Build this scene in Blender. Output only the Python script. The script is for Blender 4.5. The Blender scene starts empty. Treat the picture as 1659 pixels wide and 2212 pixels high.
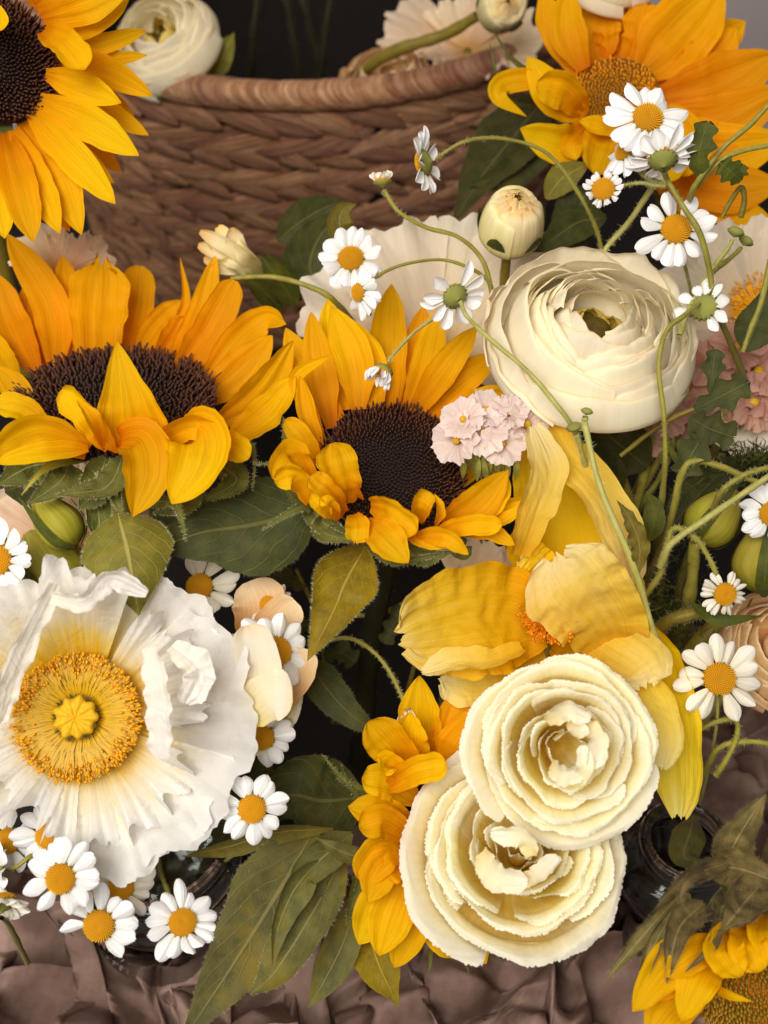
import bpy, math, random
import numpy as np
from mathutils import Vector, Matrix, noise

random.seed(7)
RNG = np.random.default_rng(7)
sc = bpy.context.scene
COL = sc.collection

# ------------------------------------------------------------------ camera
PITCH = math.radians(47.0)
CAM = np.array([0.0, 0.0, 0.60])
HF = 0.364                                   # tan of half the horizontal field of view
RIGHT = np.array([1.0, 0.0, 0.0])
FWD = np.array([0.0, math.cos(PITCH), -math.sin(PITCH)])
UP = np.array([0.0, math.sin(PITCH), math.cos(PITCH)])
cam = bpy.data.cameras.new('camera')
camo = bpy.data.objects.new('camera', cam)
COL.objects.link(camo)
camo.location = CAM
camo.rotation_euler = (math.pi / 2 - PITCH, 0, 0)
cam.sensor_fit = 'HORIZONTAL'
cam.sensor_width = 36
cam.lens = 18 / HF
cam.clip_start = 0.02
cam.clip_end = 50
cam.dof.use_dof = True
cam.dof.focus_distance = 0.465
cam.dof.aperture_fstop = 10
sc.camera = camo
sc.render.resolution_x, sc.render.resolution_y = 768, 1024

# ------------------------------------------------------------------ light: soft window light of a room
world = bpy.data.worlds.new('World')
sc.world = world
world.use_nodes = True
bgn = world.node_tree.nodes['Background']
bgn.inputs[0].default_value = (1.0, 0.87, 0.74, 1)
bgn.inputs[1].default_value = 0.17


def area_light(name, loc, target, size, power, col):
    l = bpy.data.lights.new(name, 'AREA')
    l.shape = 'RECTANGLE'
    l.size, l.size_y = size
    l.energy = power
    l.color = col
    o = bpy.data.objects.new(name, l)
    COL.objects.link(o)
    o.location = loc
    o.rotation_euler = (Vector(target) - Vector(loc)).to_track_quat('-Z', 'Y').to_euler()


area_light('window_light', (-0.34, -0.30, 1.25), (0.0, 0.34, 0.2), (0.85, 0.75), 20.0, (1.0, 0.96, 0.885))
sc.view_settings.view_transform = 'Standard'
sc.view_settings.look = 'None'
sc.view_settings.exposure = 0.24
sc.view_settings.gamma = 1.0
sc.cycles.max_bounces = 7
sc.cycles.diffuse_bounces = 3
sc.cycles.transparent_max_bounces = 7
sc.cycles.use_denoising = True
sc.cycles.caustics_reflective = False
sc.cycles.caustics_refractive = False


# ------------------------------------------------------------------ points and curves
def P(x, y, d):
    """a point measured on the photograph (1659 x 2212) at depth d metres"""
    return CAM + d * (FWD + RIGHT * ((x - 829.5) / 829.5 * HF) - UP * ((y - 1106.0) / 1106.0 * HF * 4 / 3))


def px(d):
    return HF * d / 829.5


def spline(C, n, closed=False):
    C = np.asarray(C, float)
    if len(C) == 2:
        return C[0] + (C[1] - C[0]) * np.linspace(0, 1, n)[:, None]
    E = np.vstack([2 * C[0] - C[1], C, 2 * C[-1] - C[-2]])
    m = len(C) - 1
    s = np.linspace(0, m - 1e-9, n)
    i = s.astype(int)
    f = (s - i)[:, None]
    p0, p1, p2, p3 = E[i], E[i + 1], E[i + 2], E[i + 3]
    return 0.5 * (2 * p1 + (p2 - p0) * f + (2 * p0 - 5 * p1 + 4 * p2 - p3) * f ** 2 + (3 * p1 - p0 - 3 * p2 + p3) * f ** 3)


def nrm(v):
    return v / np.maximum(np.linalg.norm(v, axis=-1, keepdims=True), 1e-9)


PROF = {
    'sun':   [(0, .34), (.1, .56), (.3, .92), (.5, 1), (.7, .88), (.85, .6), (.94, .31), (1, .03)],
    'tri':   [(0, .45), (.1, .82), (.25, 1), (.45, .9), (.65, .64), (.82, .36), (.93, .16), (1, .02)],
    'blunt': [(0, .4), (.12, .68), (.35, .95), (.6, 1), (.8, .97), (.92, .78), (.97, .55), (1, .2)],
    'leaf':  [(0, .06), (.08, .5), (.2, .88), (.35, 1), (.55, .86), (.75, .52), (.9, .2), (1, .01)],
    'lance': [(0, .12), (.15, .55), (.4, 1), (.6, .92), (.8, .55), (.92, .24), (1, .01)],
    'round': [(0, .25), (.12, .5), (.35, .82), (.6, 1), (.8, .97), (.92, .75), (.97, .5), (1, .12)],
    'wide':  [(0, .5), (.15, .8), (.4, 1), (.7, 1), (.88, .85), (.96, .6), (1, .3)],
    'strap': [(0, .9), (.2, 1), (.8, 1), (.93, .85), (1, .5)],
    'spike': [(0, 1), (.3, .8), (.6, .5), (.85, .22), (1, .02)],
}


def prof(name, t):
    a = np.array(PROF[name])
    k = np.linspace(0, 1, 80)
    v = np.interp(k, a[:, 0], a[:, 1])
    ker = np.ones(7) / 7
    vs = np.convolve(np.pad(v, 3, mode='edge'), ker, 'valid')
    vs[-3:] = v[-3:]
    return np.interp(t, k, vs)


# ------------------------------------------------------------------ objects
def link(o, parent=None):
    COL.objects.link(o)
    if parent is not None:
        o.parent = parent
    return o


def thing(name, label, cat, loc, group=None):
    o = bpy.data.objects.new(name, None)
    o.empty_display_size = 0.01
    o.location = loc
    link(o)
    o['label'] = label
    o['category'] = cat
    if group:
        o['group'] = group
    return o


def origin(parent):
    return np.array(parent.location) if parent is not None else np.zeros(3)


def top_origin(o):
    p = np.zeros(3)
    while o is not None:
        p = p + np.array(o.location)
        o = o.parent
    return p


def mesh_obj(name, parent, V, F, mat, uv=None, smooth=True, kind=None):
    me = bpy.data.meshes.new(name)
    V = np.asarray(V, float).reshape(-1, 3) - top_origin(parent)
    F = np.asarray(F)
    k = F.shape[1]
    me.vertices.add(len(V))
    me.vertices.foreach_set('co', V.ravel())
    me.loops.add(F.size)
    me.loops.foreach_set('vertex_index', F.ravel().astype(np.int32))
    me.polygons.add(len(F))
    me.polygons.foreach_set('loop_start', np.arange(0, F.size, k, dtype=np.int32))
    me.update(calc_edges=True)
    if smooth:
        me.polygons.foreach_set('use_smooth', np.ones(len(F), bool))
    if uv is not None:
        l = me.uv_layers.new(name='UVMap')
        l.data.foreach_set('uv', np.asarray(uv, float).reshape(-1, 2)[F.ravel()].ravel())
    me.materials.append(mat)
    me.validate()
    o = bpy.data.objects.new(name, me)
    link(o, parent)
    if kind:
        o['kind'] = kind
    return o


_gf = {}


def grid_faces(n, m, wrap=False):
    key = (n, m, wrap)
    if key not in _gf:
        i, j = np.meshgrid(np.arange(n - 1), np.arange(m if wrap else m - 1), indexing='ij')
        j2 = (j + 1) % m
        _gf[key] = np.stack([i * m + j, i * m + j2, (i + 1) * m + j2, (i + 1) * m + j], -1).reshape(-1, 4)
    return _gf[key]


def grid_obj(name, parent, V, mat, wrap=False, kind=None, uv=None):
    n, m = V.shape[:2]
    if uv is None:
        tt, uu = np.meshgrid(np.linspace(0, 1, n), np.linspace(0, 1, m), indexing='ij')
        uv = np.stack([uu, tt], -1)
    return mesh_obj(name, parent, V, grid_faces(n, m, wrap), mat, uv, kind=kind)


def lerpv(v, t):
    if np.isscalar(v):
        return np.full_like(t, float(v))
    v = np.asarray(v, float)
    return np.interp(t, np.linspace(0, 1, len(v)), v)


def wob(n, f, rng, harm=1.0):
    """smooth random wave over n samples with about f bumps"""
    x = np.linspace(0, 1, n)
    y = np.zeros(n)
    for k, a in ((1, 1), (2.1, .55 * harm), (4.3, .25 * harm)):
        y += a * np.sin(2 * np.pi * f * k * x * (0.85 + .3 * rng.random()) + rng.random() * 6.28)
    return y


def creases(U, T, rng, n=9, fu=3.0, ft=.8):
    """sharp irregular folds of thin crumpled tissue, mostly lengthwise"""
    Z = np.zeros_like(U)
    w1 = .25 * np.sin(T * (3 + 3 * rng.random()) + U * 1.7 + rng.random() * 6) + .12 * np.sin(T * 9 + U * 4 + rng.random() * 6)
    for i in range(n):
        f = fu * (.5 + 1.6 * rng.random())
        g = ft * rng.normal(0, 1.6)
        c = (U + w1 * rng.normal(.6, .5)) * f + T * g * 3 + rng.random() * 9
        v = np.abs((c % 1.0) - .5) * 2
        m = np.clip(.5 + .9 * np.sin(U * (2 + 4 * rng.random()) + T * (2 + 5 * rng.random()) + rng.random() * 6), 0, 1)
        Z += (v - .5) * m / (.4 + f / fu)
    return Z / n ** .5


def blade(parent, name, pts, hw, mat, pr='sun', roll=0, cup=.35, ruf=0, rf=3, pleat=0, npl=3, wav=.03, nu=11, nt=20, fuzz=0, d=.5, saw=0, twist=0, sd=None, notch=0, lobes=0, crs=0, cfu=2.2):
    """a petal or leaf: a cupped, pleated, ruffled sheet along a curved midline"""
    rng = np.random.default_rng(sd if sd is not None else RNG.integers(1 << 30))
    pts = [p if len(p) == 3 else (p[0], p[1], d) for p in pts]
    C = np.array([P(*p) for p in pts])
    S = spline(C, nt)
    t = np.linspace(0, 1, nt)
    dm = np.mean([p[2] for p in pts])
    T = nrm(np.gradient(S, axis=0))
    Vw = nrm(S - CAM)
    A = nrm(np.cross(T, Vw))
    # avoid flips where the midline runs along the view
    for i in range(1, nt):
        if np.dot(A[i], A[i - 1]) < 0:
            A[i] = -A[i]
    N = nrm(np.cross(A, T))
    if np.dot(N.mean(0), Vw.mean(0)) > 0:
        N = -N
    r = np.radians(lerpv(roll, t) + twist * (t - .3))[:, None]
    A2 = A * np.cos(r) + N * np.sin(r)
    N2 = N * np.cos(r) - A * np.sin(r)
    W = hw * px(dm) * prof(pr, t)
    W = W * (1 + .05 * wob(nt, 1.3, rng))
    u = np.linspace(-1, 1, nu)
    ph = lerpv(cup, t)
    ph = np.where(np.abs(ph) < 1e-3, 1e-3, ph)[:, None] * np.ones(nu)
    ac = np.sin(ph * u) / ph
    no = (1 - np.cos(ph * u)) / ph
    Wc = W[:, None]
    off = no - .25 * ph * .5
    env = np.clip(np.sin(np.pi * np.clip(t, 0.02, .98)), .15, 1)[:, None]
    if pleat:
        off = off + pleat * np.cos(np.pi * npl * u + .6 * np.sin(3 * t)[:, None])
    if ruf:
        wl, wr = wob(nt, rf, rng), wob(nt, rf, rng)
        e = np.abs(u) ** 2.2
        w2 = np.where(u[None] < 0, wl[:, None], wr[:, None])
        off = off + ruf * e * w2
        ac = ac * (1 + .25 * ruf * e * np.roll(w2, 2, 0))
        # far edge
        tipw = wob(nu, max(1.5, rf * .8), rng)[None] * (np.clip((t - .55) / .45, 0, 1) ** 2)[:, None]
        off = off + ruf * .8 * tipw
    if wav:
        off = off + wav * (wob(nt, 1.5, rng)[:, None] * .7 + wob(nu, 1.2, rng)[None] * .5)
    if crs:
        Ug, Tg = np.meshgrid(u, t)
        off = off + crs * creases(Ug, Tg * 2, rng, fu=cfu) * np.clip(.35 + Tg, 0, 1)
    if saw:
        s = saw * (np.abs(u) > .99) * ((np.arange(nt) % 2) * 2 - 1)[:, None]
        ac = ac * (1 + s)
    if lobes:
        s = 1 + lobes * np.sin(t * 2 * np.pi * 2.6 - 1.0)[:, None] * np.abs(u)[None]
        ac = ac * s
    V = S[:, None] + A2[:, None] * (ac * Wc)[..., None] + N2[:, None] * (off * Wc)[..., None]
    if notch:
        k = (np.clip((t - .7) / .3, 0, 1) ** 2)[:, None] * notch * (wob(nu, 2.5, rng)[None] * .6)
        V = V + T[:, None] * (k * Wc.max())[..., None]
    o = grid_obj(name, parent, V, mat)
    if fuzz:
        fz(o, V, A2, N2, fuzz, rng)
    return o


def fz(o, V, A, N, n, rng, ln=.0012):
    """fine hairs along the edge and over the surface of a leaf"""
    nt, nu = V.shape[:2]
    vs, fs = [], []
    cnt = int(n * 1.6)
    for i in range(cnt):
        a = rng.random() * (nt - 1.02)
        i0 = int(a)
        f = a - i0
        if rng.random() < .72:
            j = 0 if rng.random() < .5 else nu - 1
            side = -1 if j == 0 else 1
            dirv = A[i0] * side + N[i0] * rng.normal(0, .6) + rng.normal(0, .35, 3)
        else:
            j = rng.integers(1, nu - 1)
            dirv = N[i0] * (1 if rng.random() < .8 else -1) + rng.normal(0, .5, 3)
        p = V[i0, j] * (1 - f) + V[i0 + 1, j] * f
        dirv = dirv / np.linalg.norm(dirv)
        al = nrm(V[i0 + 1, j] - V[i0, j] + 1e-9)
        L = ln * (.6 + .8 * rng.random())
        k = len(vs)
        vs += [p - al * 3.5e-5, p + al * 3.5e-5, p + dirv * L + rng.normal(0, 1.5e-4, 3)]
        fs.append((k, k + 1, k + 2))
    mesh_obj('fuzz', o, np.array(vs), np.array(fs), M['fuzz_brown' if 'dark' in o.data.materials[0].name else 'fuzz'], kind='stuff', smooth=False)


def tube(parent, name, pts, rad, mat, n=None, ns=8, taper=1.0, world_pts=False, d=.5, kind=None, fuzz=0, ribs=0):
    C = np.array(pts) if world_pts else np.array([P(*(p if len(p) == 3 else (p[0], p[1], d))) for p in pts])
    n = n or max(8, 5 * len(C))
    S = spline(C, n)
    T = nrm(np.gradient(S, axis=0))
    a = np.array([0.3, -.5, .81])
    A = nrm(a - T * (T @ a)[:, None])
    for i in range(1, n):
        v = A[i - 1] - T[i] * np.dot(A[i - 1], T[i])
        A[i] = v / np.linalg.norm(v)
    B = np.cross(T, A)
    th = np.linspace(0, 2 * np.pi, ns, endpoint=False)
    nod = np.exp(-((np.linspace(0, 1, n)[:, None] - RNG.random(3)[None]) / .025) ** 2).sum(1)[:, None]
    r = rad * np.linspace(.85, taper * 1.15, n)[:, None] * (1 + .07 * wob(n, 3, RNG)[:, None] + .16 * nod) * (1 + ribs * np.cos(th * (ns // 2)))
    V = S[:, None] + r[..., None] * (A[:, None] * np.cos(th)[None, :, None] + B[:, None] * np.sin(th)[None, :, None])
    o = grid_obj(name, parent, V, mat, wrap=True, kind=kind)
    if fuzz:
        rng = np.random.default_rng(5)
        vs, fs = [], []
        for _ in range(fuzz):
            i, j = rng.integers(0, n), rng.integers(0, ns)
            i1 = min(i + 1, n - 1)
            f = rng.random()
            p = V[i, j] * (1 - f) + V[i1, j] * f
            dv = p - (S[i] * (1 - f) + S[i1] * f)
            dv = dv / np.linalg.norm(dv) + rng.normal(0, .3, 3)
            k = len(vs)
            vs += [p - T[i] * 5e-5, p + T[i] * 5e-5, p + dv * .0009 * (.5 + rng.random())]
            fs.append((k, k + 1, k + 2))
        mesh_obj('fuzz', o, np.array(vs), np.array(fs), M['fuzz'], kind='stuff', smooth=False)
    return o


class Frame:
    """a flower's own axes: Z is the way it faces (right, up, towards the viewer)"""

    def __init__(s, x, y, d, n):
        s.o = P(x, y, d)
        s.d = d
        s.Z = nrm(RIGHT * n[0] + UP * n[1] - FWD * n[2])
        s.X = nrm(RIGHT - s.Z * np.dot(RIGHT, s.Z))
        s.Y = np.cross(s.Z, s.X)

    def w(s, L):
        L = np.asarray(L, float)
        return s.o + L[..., 0:1] * s.X + L[..., 1:2] * s.Y + L[..., 2:3] * s.Z

    def mat(s, k=1):
        m = Matrix.Identity(4)
        for i in range(3):
            m[i][0], m[i][1], m[i][2], m[i][3] = s.X[i] * k, s.Y[i] * k, s.Z[i] * k, s.o[i]
        return m


def nz2(x, y, z=0.0):
    return noise.noise(Vector((x, y, z)))


def cup(parent, name, F, L, path, az, half, mat, spiral=0, drop=0, dp=4, tr=.0, ruf=0, k=4, fr=0, ff=40, crum=0, cf=6, na=27, nr=14, rp=2.5, sd=None, thick=0, edge=None, pl=0, npl=9, wfun=None, low=.5, shift=(0, 0), harm=1.0, crs=0, cfu=2.5, trp=3):
    """a petal of a cupped flower: a sheet swept about the flower's axis along the profile path [(radius, height)...]"""
    rng = np.random.default_rng(sd if sd is not None else RNG.integers(1 << 30))
    a = np.linspace(-1, 1, na)
    r = np.linspace(0, 1, nr)
    A, Rr = np.meshgrid(a, r)
    pth = spline(np.array([(p[0], p[1], 0) for p in path]), 60)
    eff = Rr * (1 - tr * np.abs(A) ** trp)
    rad = np.interp(eff, np.linspace(0, 1, 60), pth[:, 0])
    z = np.interp(eff, np.linspace(0, 1, 60), pth[:, 1])
    if edge is not None:
        pe = spline(np.array([(p[0], p[1], 0) for p in edge]), 60)
        m = np.abs(A) ** dp
        rad = rad * (1 - m) + m * np.interp(eff, np.linspace(0, 1, 60), pe[:, 0])
        z = z * (1 - m) + m * np.interp(eff, np.linspace(0, 1, 60), pe[:, 1])
    rad = rad * (1 + spiral * A * Rr)
    z = z - drop * np.abs(A) ** dp * Rr
    if ruf:
        s1, s2, s3 = wob(na, k, rng, harm), wob(na, k, rng, harm), wob(na, k * .5, rng, harm)
        e = Rr ** rp
        e2 = Rr ** (rp * .6)
        z = z + ruf * (e * s1 + low * e2 * s3)
        rad = rad + ruf * .8 * e * s2
    if crs:
        z = z + crs * creases(A * half * 1.3, Rr * 1.6, rng, fu=cfu) * np.clip(.15 + Rr, 0, 1)
    if pl:
        z = z + pl * Rr * (1 - Rr * .5) * np.cos(A * np.pi * npl + wob(na, 3, rng)[None] * .8)
    if fr:
        tooth = rng.normal(0, 1, na) * .6 + np.sin(a * ff * 1.7) * .5
        e = np.clip((Rr - .93) / .07, 0, 1)
        rad = rad + fr * e * tooth[None]
        z = z + fr * .8 * e * np.roll(tooth, 1)[None]
    th = az + half * A * (wfun(Rr) if wfun else 1)
    X, Y = rad * np.cos(th) + shift[0] * Rr, rad * np.sin(th) + shift[1] * Rr
    if crum:
        o = rng.random(3) * 50
        for i in range(nr):
            for j in range(na):
                p = Vector((X[i, j] * cf + o[0], Y[i, j] * cf + o[1], z[i, j] * cf + o[2]))
                g = (abs(noise.noise(p)) + .5 * abs(noise.noise(p * 2.3)) - .4) * crum * (.25 + .75 * Rr[i, j])
                z[i, j] += g
                X[i, j] += g * .4
    V = F.w(np.stack([X, Y, z], -1) * L)
    return grid_obj(name, parent, V, mat)


def dome(parent, name, F, R, h, mat, n=20, m=40, bump=0, nb=0, dip=0, kind=None, under=0):
    """a low dome about the frame's axis"""
    r = np.linspace(0, 1, n)
    th = np.linspace(0, 2 * np.pi, m, endpoint=False)
    z = h * np.sqrt(np.clip(1 - r ** 2, 0, 1)) - dip * np.exp(-(r / .3) ** 2)
    V = np.stack([(r[:, None] * np.cos(th)) * R, (r[:, None] * np.sin(th)) * R, (z[:, None] * np.ones(m)) * R - under * R], -1)
    return grid_obj(name, parent, F.w(V), mat, wrap=True, kind=kind)


def lathe(parent, name, F, prf, mat, m=40, kind=None):
    pr = np.array(prf, float)
    th = np.linspace(0, 2 * np.pi, m, endpoint=False)
    V = np.stack([pr[:, 0:1] * np.cos(th), pr[:, 0:1] * np.sin(th), pr[:, 1:2] * np.ones(m)], -1)
    return grid_obj(name, parent, F.w(V), mat, wrap=True, kind=kind)


def florets(parent, name, F, R, n, size, hfun, mat, rin=0.0, curl=.5, lean=.4, hdome=.12, dip=0, jit=.15):
    """the packed florets of a flower's disk, in a sunflower spiral"""
    vs, fs, uvs = [], [], []
    ga = math.pi * (3 - 5 ** .5)
    for i in range(n):
        q = math.sqrt((i + .5) / n)
        if q < rin:
            continue
        th = i * ga + RNG.normal(0, .012)
        base = np.array([q * R * math.cos(th), q * R * math.sin(th), R * (hdome * math.sqrt(max(0, 1 - q * q)) - dip * math.exp(-(q / .35) ** 2))])
        out = np.array([math.cos(th), math.sin(th), 0])
        tang = np.array([-math.sin(th), math.cos(th), 0])
        h = hfun(q) * R * (1 + RNG.normal(0, jit))
        s = size * R * (.8 + .3 * q)
        ln = lean * q + RNG.normal(0, jit)
        up = np.array([0, 0, 1.0]) * math.cos(ln) + out * math.sin(ln) + tang * RNG.normal(0, jit * .6)
        c = curl * q * (1 + RNG.normal(0, .4))
        up2 = up + out * c * (1 if RNG.random() < .75 else -1) + tang * RNG.normal(0, .25 * curl)
        up2 /= np.linalg.norm(up2)
        rings = [(base - np.array([0, 0, .01 * R]), s), (base + up * h * .55, s * .85), (base + up * h * .6 + up2 * h * .45, s * .45)]
        k = len(vs)
        for pi, (c0, rr) in enumerate(rings):
            for j in range(4):
                a = j * math.pi / 2 + th
                vs.append(c0 + rr * (out * math.cos(a - th) + tang * math.sin(a - th)))
                uvs.append((q, pi / 2))
        for rg in range(2):
            for j in range(4):
                fs.append((k + rg * 4 + j, k + rg * 4 + (j + 1) % 4, k + rg * 4 + 4 + (j + 1) % 4, k + rg * 4 + 4 + j))
        fs.append((k + 8, k + 9, k + 10, k + 11))
    return mesh_obj(name, parent, F.w(np.array(vs)), np.array(fs), mat, uv=np.array(uvs), kind='stuff', smooth=False)


# ------------------------------------------------------------------ materials
M = {}


def lin(c):
    c = np.array(c[:3], float) / 255
    r = np.where(c <= .04045, c / 12.92, ((c + .055) / 1.055) ** 2.4)
    return (r[0], r[1], r[2], 1)


class NT:
    def __init__(s, name):
        m = bpy.data.materials.new(name)
        m.use_nodes = True
        s.m = m
        s.t = m.node_tree
        s.b = s.t.nodes['Principled BSDF']
        s.out = s.t.nodes['Material Output']
        M[name] = m

    def n(s, ty, ins=None, **kw):
        nd = s.t.nodes.new(ty)
        for k, v in kw.items():
            setattr(nd, k, v)
        for k, v in (ins or {}).items():
            if hasattr(v, 'is_linked') or isinstance(v, bpy.types.NodeSocket):
                s.t.links.new(v, nd.inputs[k])
            else:
                nd.inputs[k].default_value = v
        return nd

    def l(s, a, b):
        s.t.links.new(a, b)

    def math(s, op, a, b=0.0, c=None):
        nd = s.n('ShaderNodeMath', operation=op)
        for i, v in enumerate([a, b] + ([c] if c is not None else [])):
            if isinstance(v, bpy.types.NodeSocket):
                s.l(v, nd.inputs[i])
            else:
                nd.inputs[i].default_value = v
        return nd.outputs[0]

    def ramp(s, fac, stops, interp='LINEAR'):
        nd = s.n('ShaderNodeValToRGB', {0: fac})
        cr = nd.color_ramp
        cr.interpolation = interp
        while len(cr.elements) < len(stops):
            cr.elements.new(.5)
        for e, (p, c) in zip(cr.elements, stops):
            e.position = p
            e.color = c
        return nd.outputs[0]

    def mix(s, fac, a, b, bt='MIX'):
        nd = s.n('ShaderNodeMix', data_type='RGBA', blend_type=bt)
        for i, v in ((0, fac), (6, a), (7, b)):
            if isinstance(v, bpy.types.NodeSocket):
                s.l(v, nd.inputs[i])
            else:
                nd.inputs[i].default_value = v
        return nd.outputs[2]

    def noise(s, vec, scale, detail=3, rough=.55, dist=0):
        nd = s.n('ShaderNodeTexNoise', {'Vector': vec, 'Scale': scale, 'Detail': detail, 'Roughness': rough, 'Distortion': dist})
        return nd.outputs[0]

    def map(s, vec, scale, loc=(0, 0, 0)):
        return s.n('ShaderNodeMapping', {0: vec, 1: loc, 3: scale}).outputs[0]


def petal_mat(name, stops, trans=.35, su=26, sv=1.4, streak=.18, bump=.25, crum=0, cs=90, rough=.62, var=.08, sheen=.0, tint=None, spec=.12, soft=0):
    """petal: colour runs from base (0) to tip (1), fine lengthwise veins, light passing through"""
    n = NT(name)
    tc = n.n('ShaderNodeTexCoord')
    uv = tc.outputs['UV']
    sep = n.n('ShaderNodeSeparateXYZ', {0: uv})
    oi = n.n('ShaderNodeObjectInfo')
    rnd = oi.outputs['Random']
    off = n.n('ShaderNodeCombineXYZ', {0: n.math('MULTIPLY', rnd, 37.0), 1: n.math('MULTIPLY', rnd, 11.0)})
    uvo = n.n('ShaderNodeVectorMath', {0: uv, 1: off.outputs[0]}, operation='ADD').outputs[0]
    st = n.noise(n.map(uvo, (su, sv, 1)), 1.0, 3, .6, .3)
    bl = n.noise(n.map(uvo, (3, 3, 1)), 1.0, 2)
    pos = n.math('ADD', sep.outputs[1], n.math('MULTIPLY', n.math('SUBTRACT', st, .5), .22))
    pos = n.math('ADD', pos, n.math('MULTIPLY', n.math('SUBTRACT', bl, .5), .18))
    col = n.ramp(pos, [(p, lin(c)) for p, c in stops])
    dark = n.n('ShaderNodeHueSaturation', {'Saturation': 1.12, 'Value': 1 - streak * 1.6, 'Color': col}).outputs[0]
    sm = n.n('ShaderNodeMapRange', {0: st, 1: .36, 2: .62, 3: 1.0, 4: 0.0}).outputs[0]
    col = n.mix(n.math('MULTIPLY', sm, .75), col, dark)
    hv = n.math('ADD', .5, n.math('MULTIPLY', n.math('SUBTRACT', rnd, .5), var * .25))
    vv = n.math('ADD', 1.0, n.math('MULTIPLY', n.math('SUBTRACT', rnd, .5), var * 2))
    hs = n.n('ShaderNodeHueSaturation', {'Hue': hv, 'Value': vv, 'Color': col})
    col = hs.outputs[0]
    n.l(col, n.b.inputs['Base Color'])
    n.b.inputs['Roughness'].default_value = rough
    n.b.inputs['Specular IOR Level'].default_value = spec
    n.b.inputs['Sheen Weight'].default_value = sheen
    h = st
    if crum:
        ob = tc.outputs['Object']
        c1 = n.noise(n.n('ShaderNodeVectorMath', {0: ob, 1: off.outputs[0]}, operation='ADD').outputs[0], cs, 4, .6, 1.2)
        ridge = n.math('ABSOLUTE', n.math('SUBTRACT', c1, .5))
        h = n.math('ADD', n.math('MULTIPLY', st, 1 - crum), n.math('MULTIPLY', ridge, crum * 3.0))
    bp = n.n('ShaderNodeBump', {'Strength': bump, 'Distance': .0015, 'Height': h})
    n.l(bp.outputs[0], n.b.inputs['Normal'])
    tr = n.n('ShaderNodeBsdfTranslucent', {'Normal': bp.outputs[0]})
    tcol = n.n('ShaderNodeHueSaturation', {'Saturation': 1.1 if tint is None else tint, 'Value': 1.0, 'Color': col}).outputs[0]
    n.l(tcol, tr.inputs[0])
    mx = n.n('ShaderNodeMixShader', {0: trans, 1: n.b.outputs[0], 2: tr.outputs[0]})
    n.l(mx.outputs[0], n.out.inputs[0])
    return n.m


def leaf_mat(name, base, vein, dark, trans=.25, sidev=6.5, rough=.55, vw=.03, blotch=None):
    n = NT(name)
    tc = n.n('ShaderNodeTexCoord')
    uv = tc.outputs['UV']
    sep = n.n('ShaderNodeSeparateXYZ', {0: uv})
    rnd = n.n('ShaderNodeObjectInfo').outputs['Random']
    au = n.math('ABSOLUTE', n.math('SUBTRACT', sep.outputs[0], .5))
    mid = n.n('ShaderNodeMapRange', {0: au, 1: vw * .45, 2: vw, 3: 1.0, 4: 0.0}).outputs[0]
    wv = n.math('MULTIPLY', n.math('SUBTRACT', n.noise(tc.outputs['Object'], 60, 2), .5), 1.1)
    ph = n.math('FRACT', n.math('SUBTRACT', n.math('ADD', n.math('MULTIPLY', sep.outputs[1], sidev), wv), n.math('MULTIPLY', n.math('POWER', n.math('MULTIPLY', au, 2.0), 1.2), 2.6)))
    sd = n.math('ABSOLUTE', n.math('SUBTRACT', ph, .5))
    side = n.n('ShaderNodeMapRange', {0: sd, 1: .02, 2: .07, 3: .45, 4: 0.0}).outputs[0]
    vv = n.math('MAXIMUM', mid, side)
    ob = tc.outputs['Object']
    ns = n.noise(ob, 120, 4, .6)
    fine = n.noise(ob, 900, 3, .6)
    col = n.mix(n.n('ShaderNodeMapRange', {0: ns, 1: .35, 2: .68}).outputs[0], lin(base), lin(dark))
    if blotch:
        b2 = n.noise(ob, 45, 3, .6)
        col = n.mix(n.n('ShaderNodeMapRange', {0: b2, 1: .52, 2: .7, 3: 0, 4: .7}).outputs[0], col, lin(blotch))
    col = n.mix(n.math('MULTIPLY', vv, .6), col, lin(vein))
    hs = n.n('ShaderNodeHueSaturation', {'Hue': n.math('ADD', .488, n.math('MULTIPLY', rnd, .024)), 'Value': n.math('ADD', .85, n.math('MULTIPLY', rnd, .3)), 'Color': col})
    col = hs.outputs[0]
    n.l(col, n.b.inputs['Base Color'])
    n.b.inputs['Roughness'].default_value = rough
    n.b.inputs['Specular IOR Level'].default_value = .18
    n.b.inputs['Sheen Weight'].default_value = .04
    h = n.math('SUBTRACT', n.math('MULTIPLY', fine, .5), n.math('MULTIPLY', vv, .6))
    bp = n.n('ShaderNodeBump', {'Strength': .55, 'Distance': .0012, 'Height': h})
    n.l(bp.outputs[0], n.b.inputs['Normal'])
    tr = n.n('ShaderNodeBsdfTranslucent')
    n.l(n.n('ShaderNodeHueSaturation', {'Saturation': 1.2, 'Value': 1.15, 'Color': col}).outputs[0], tr.inputs[0])
    mx = n.n('ShaderNodeMixShader', {0: trans, 1: n.b.outputs[0], 2: tr.outputs[0]})
    n.l(mx.outputs[0], n.out.inputs[0])
    return n.m


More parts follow.
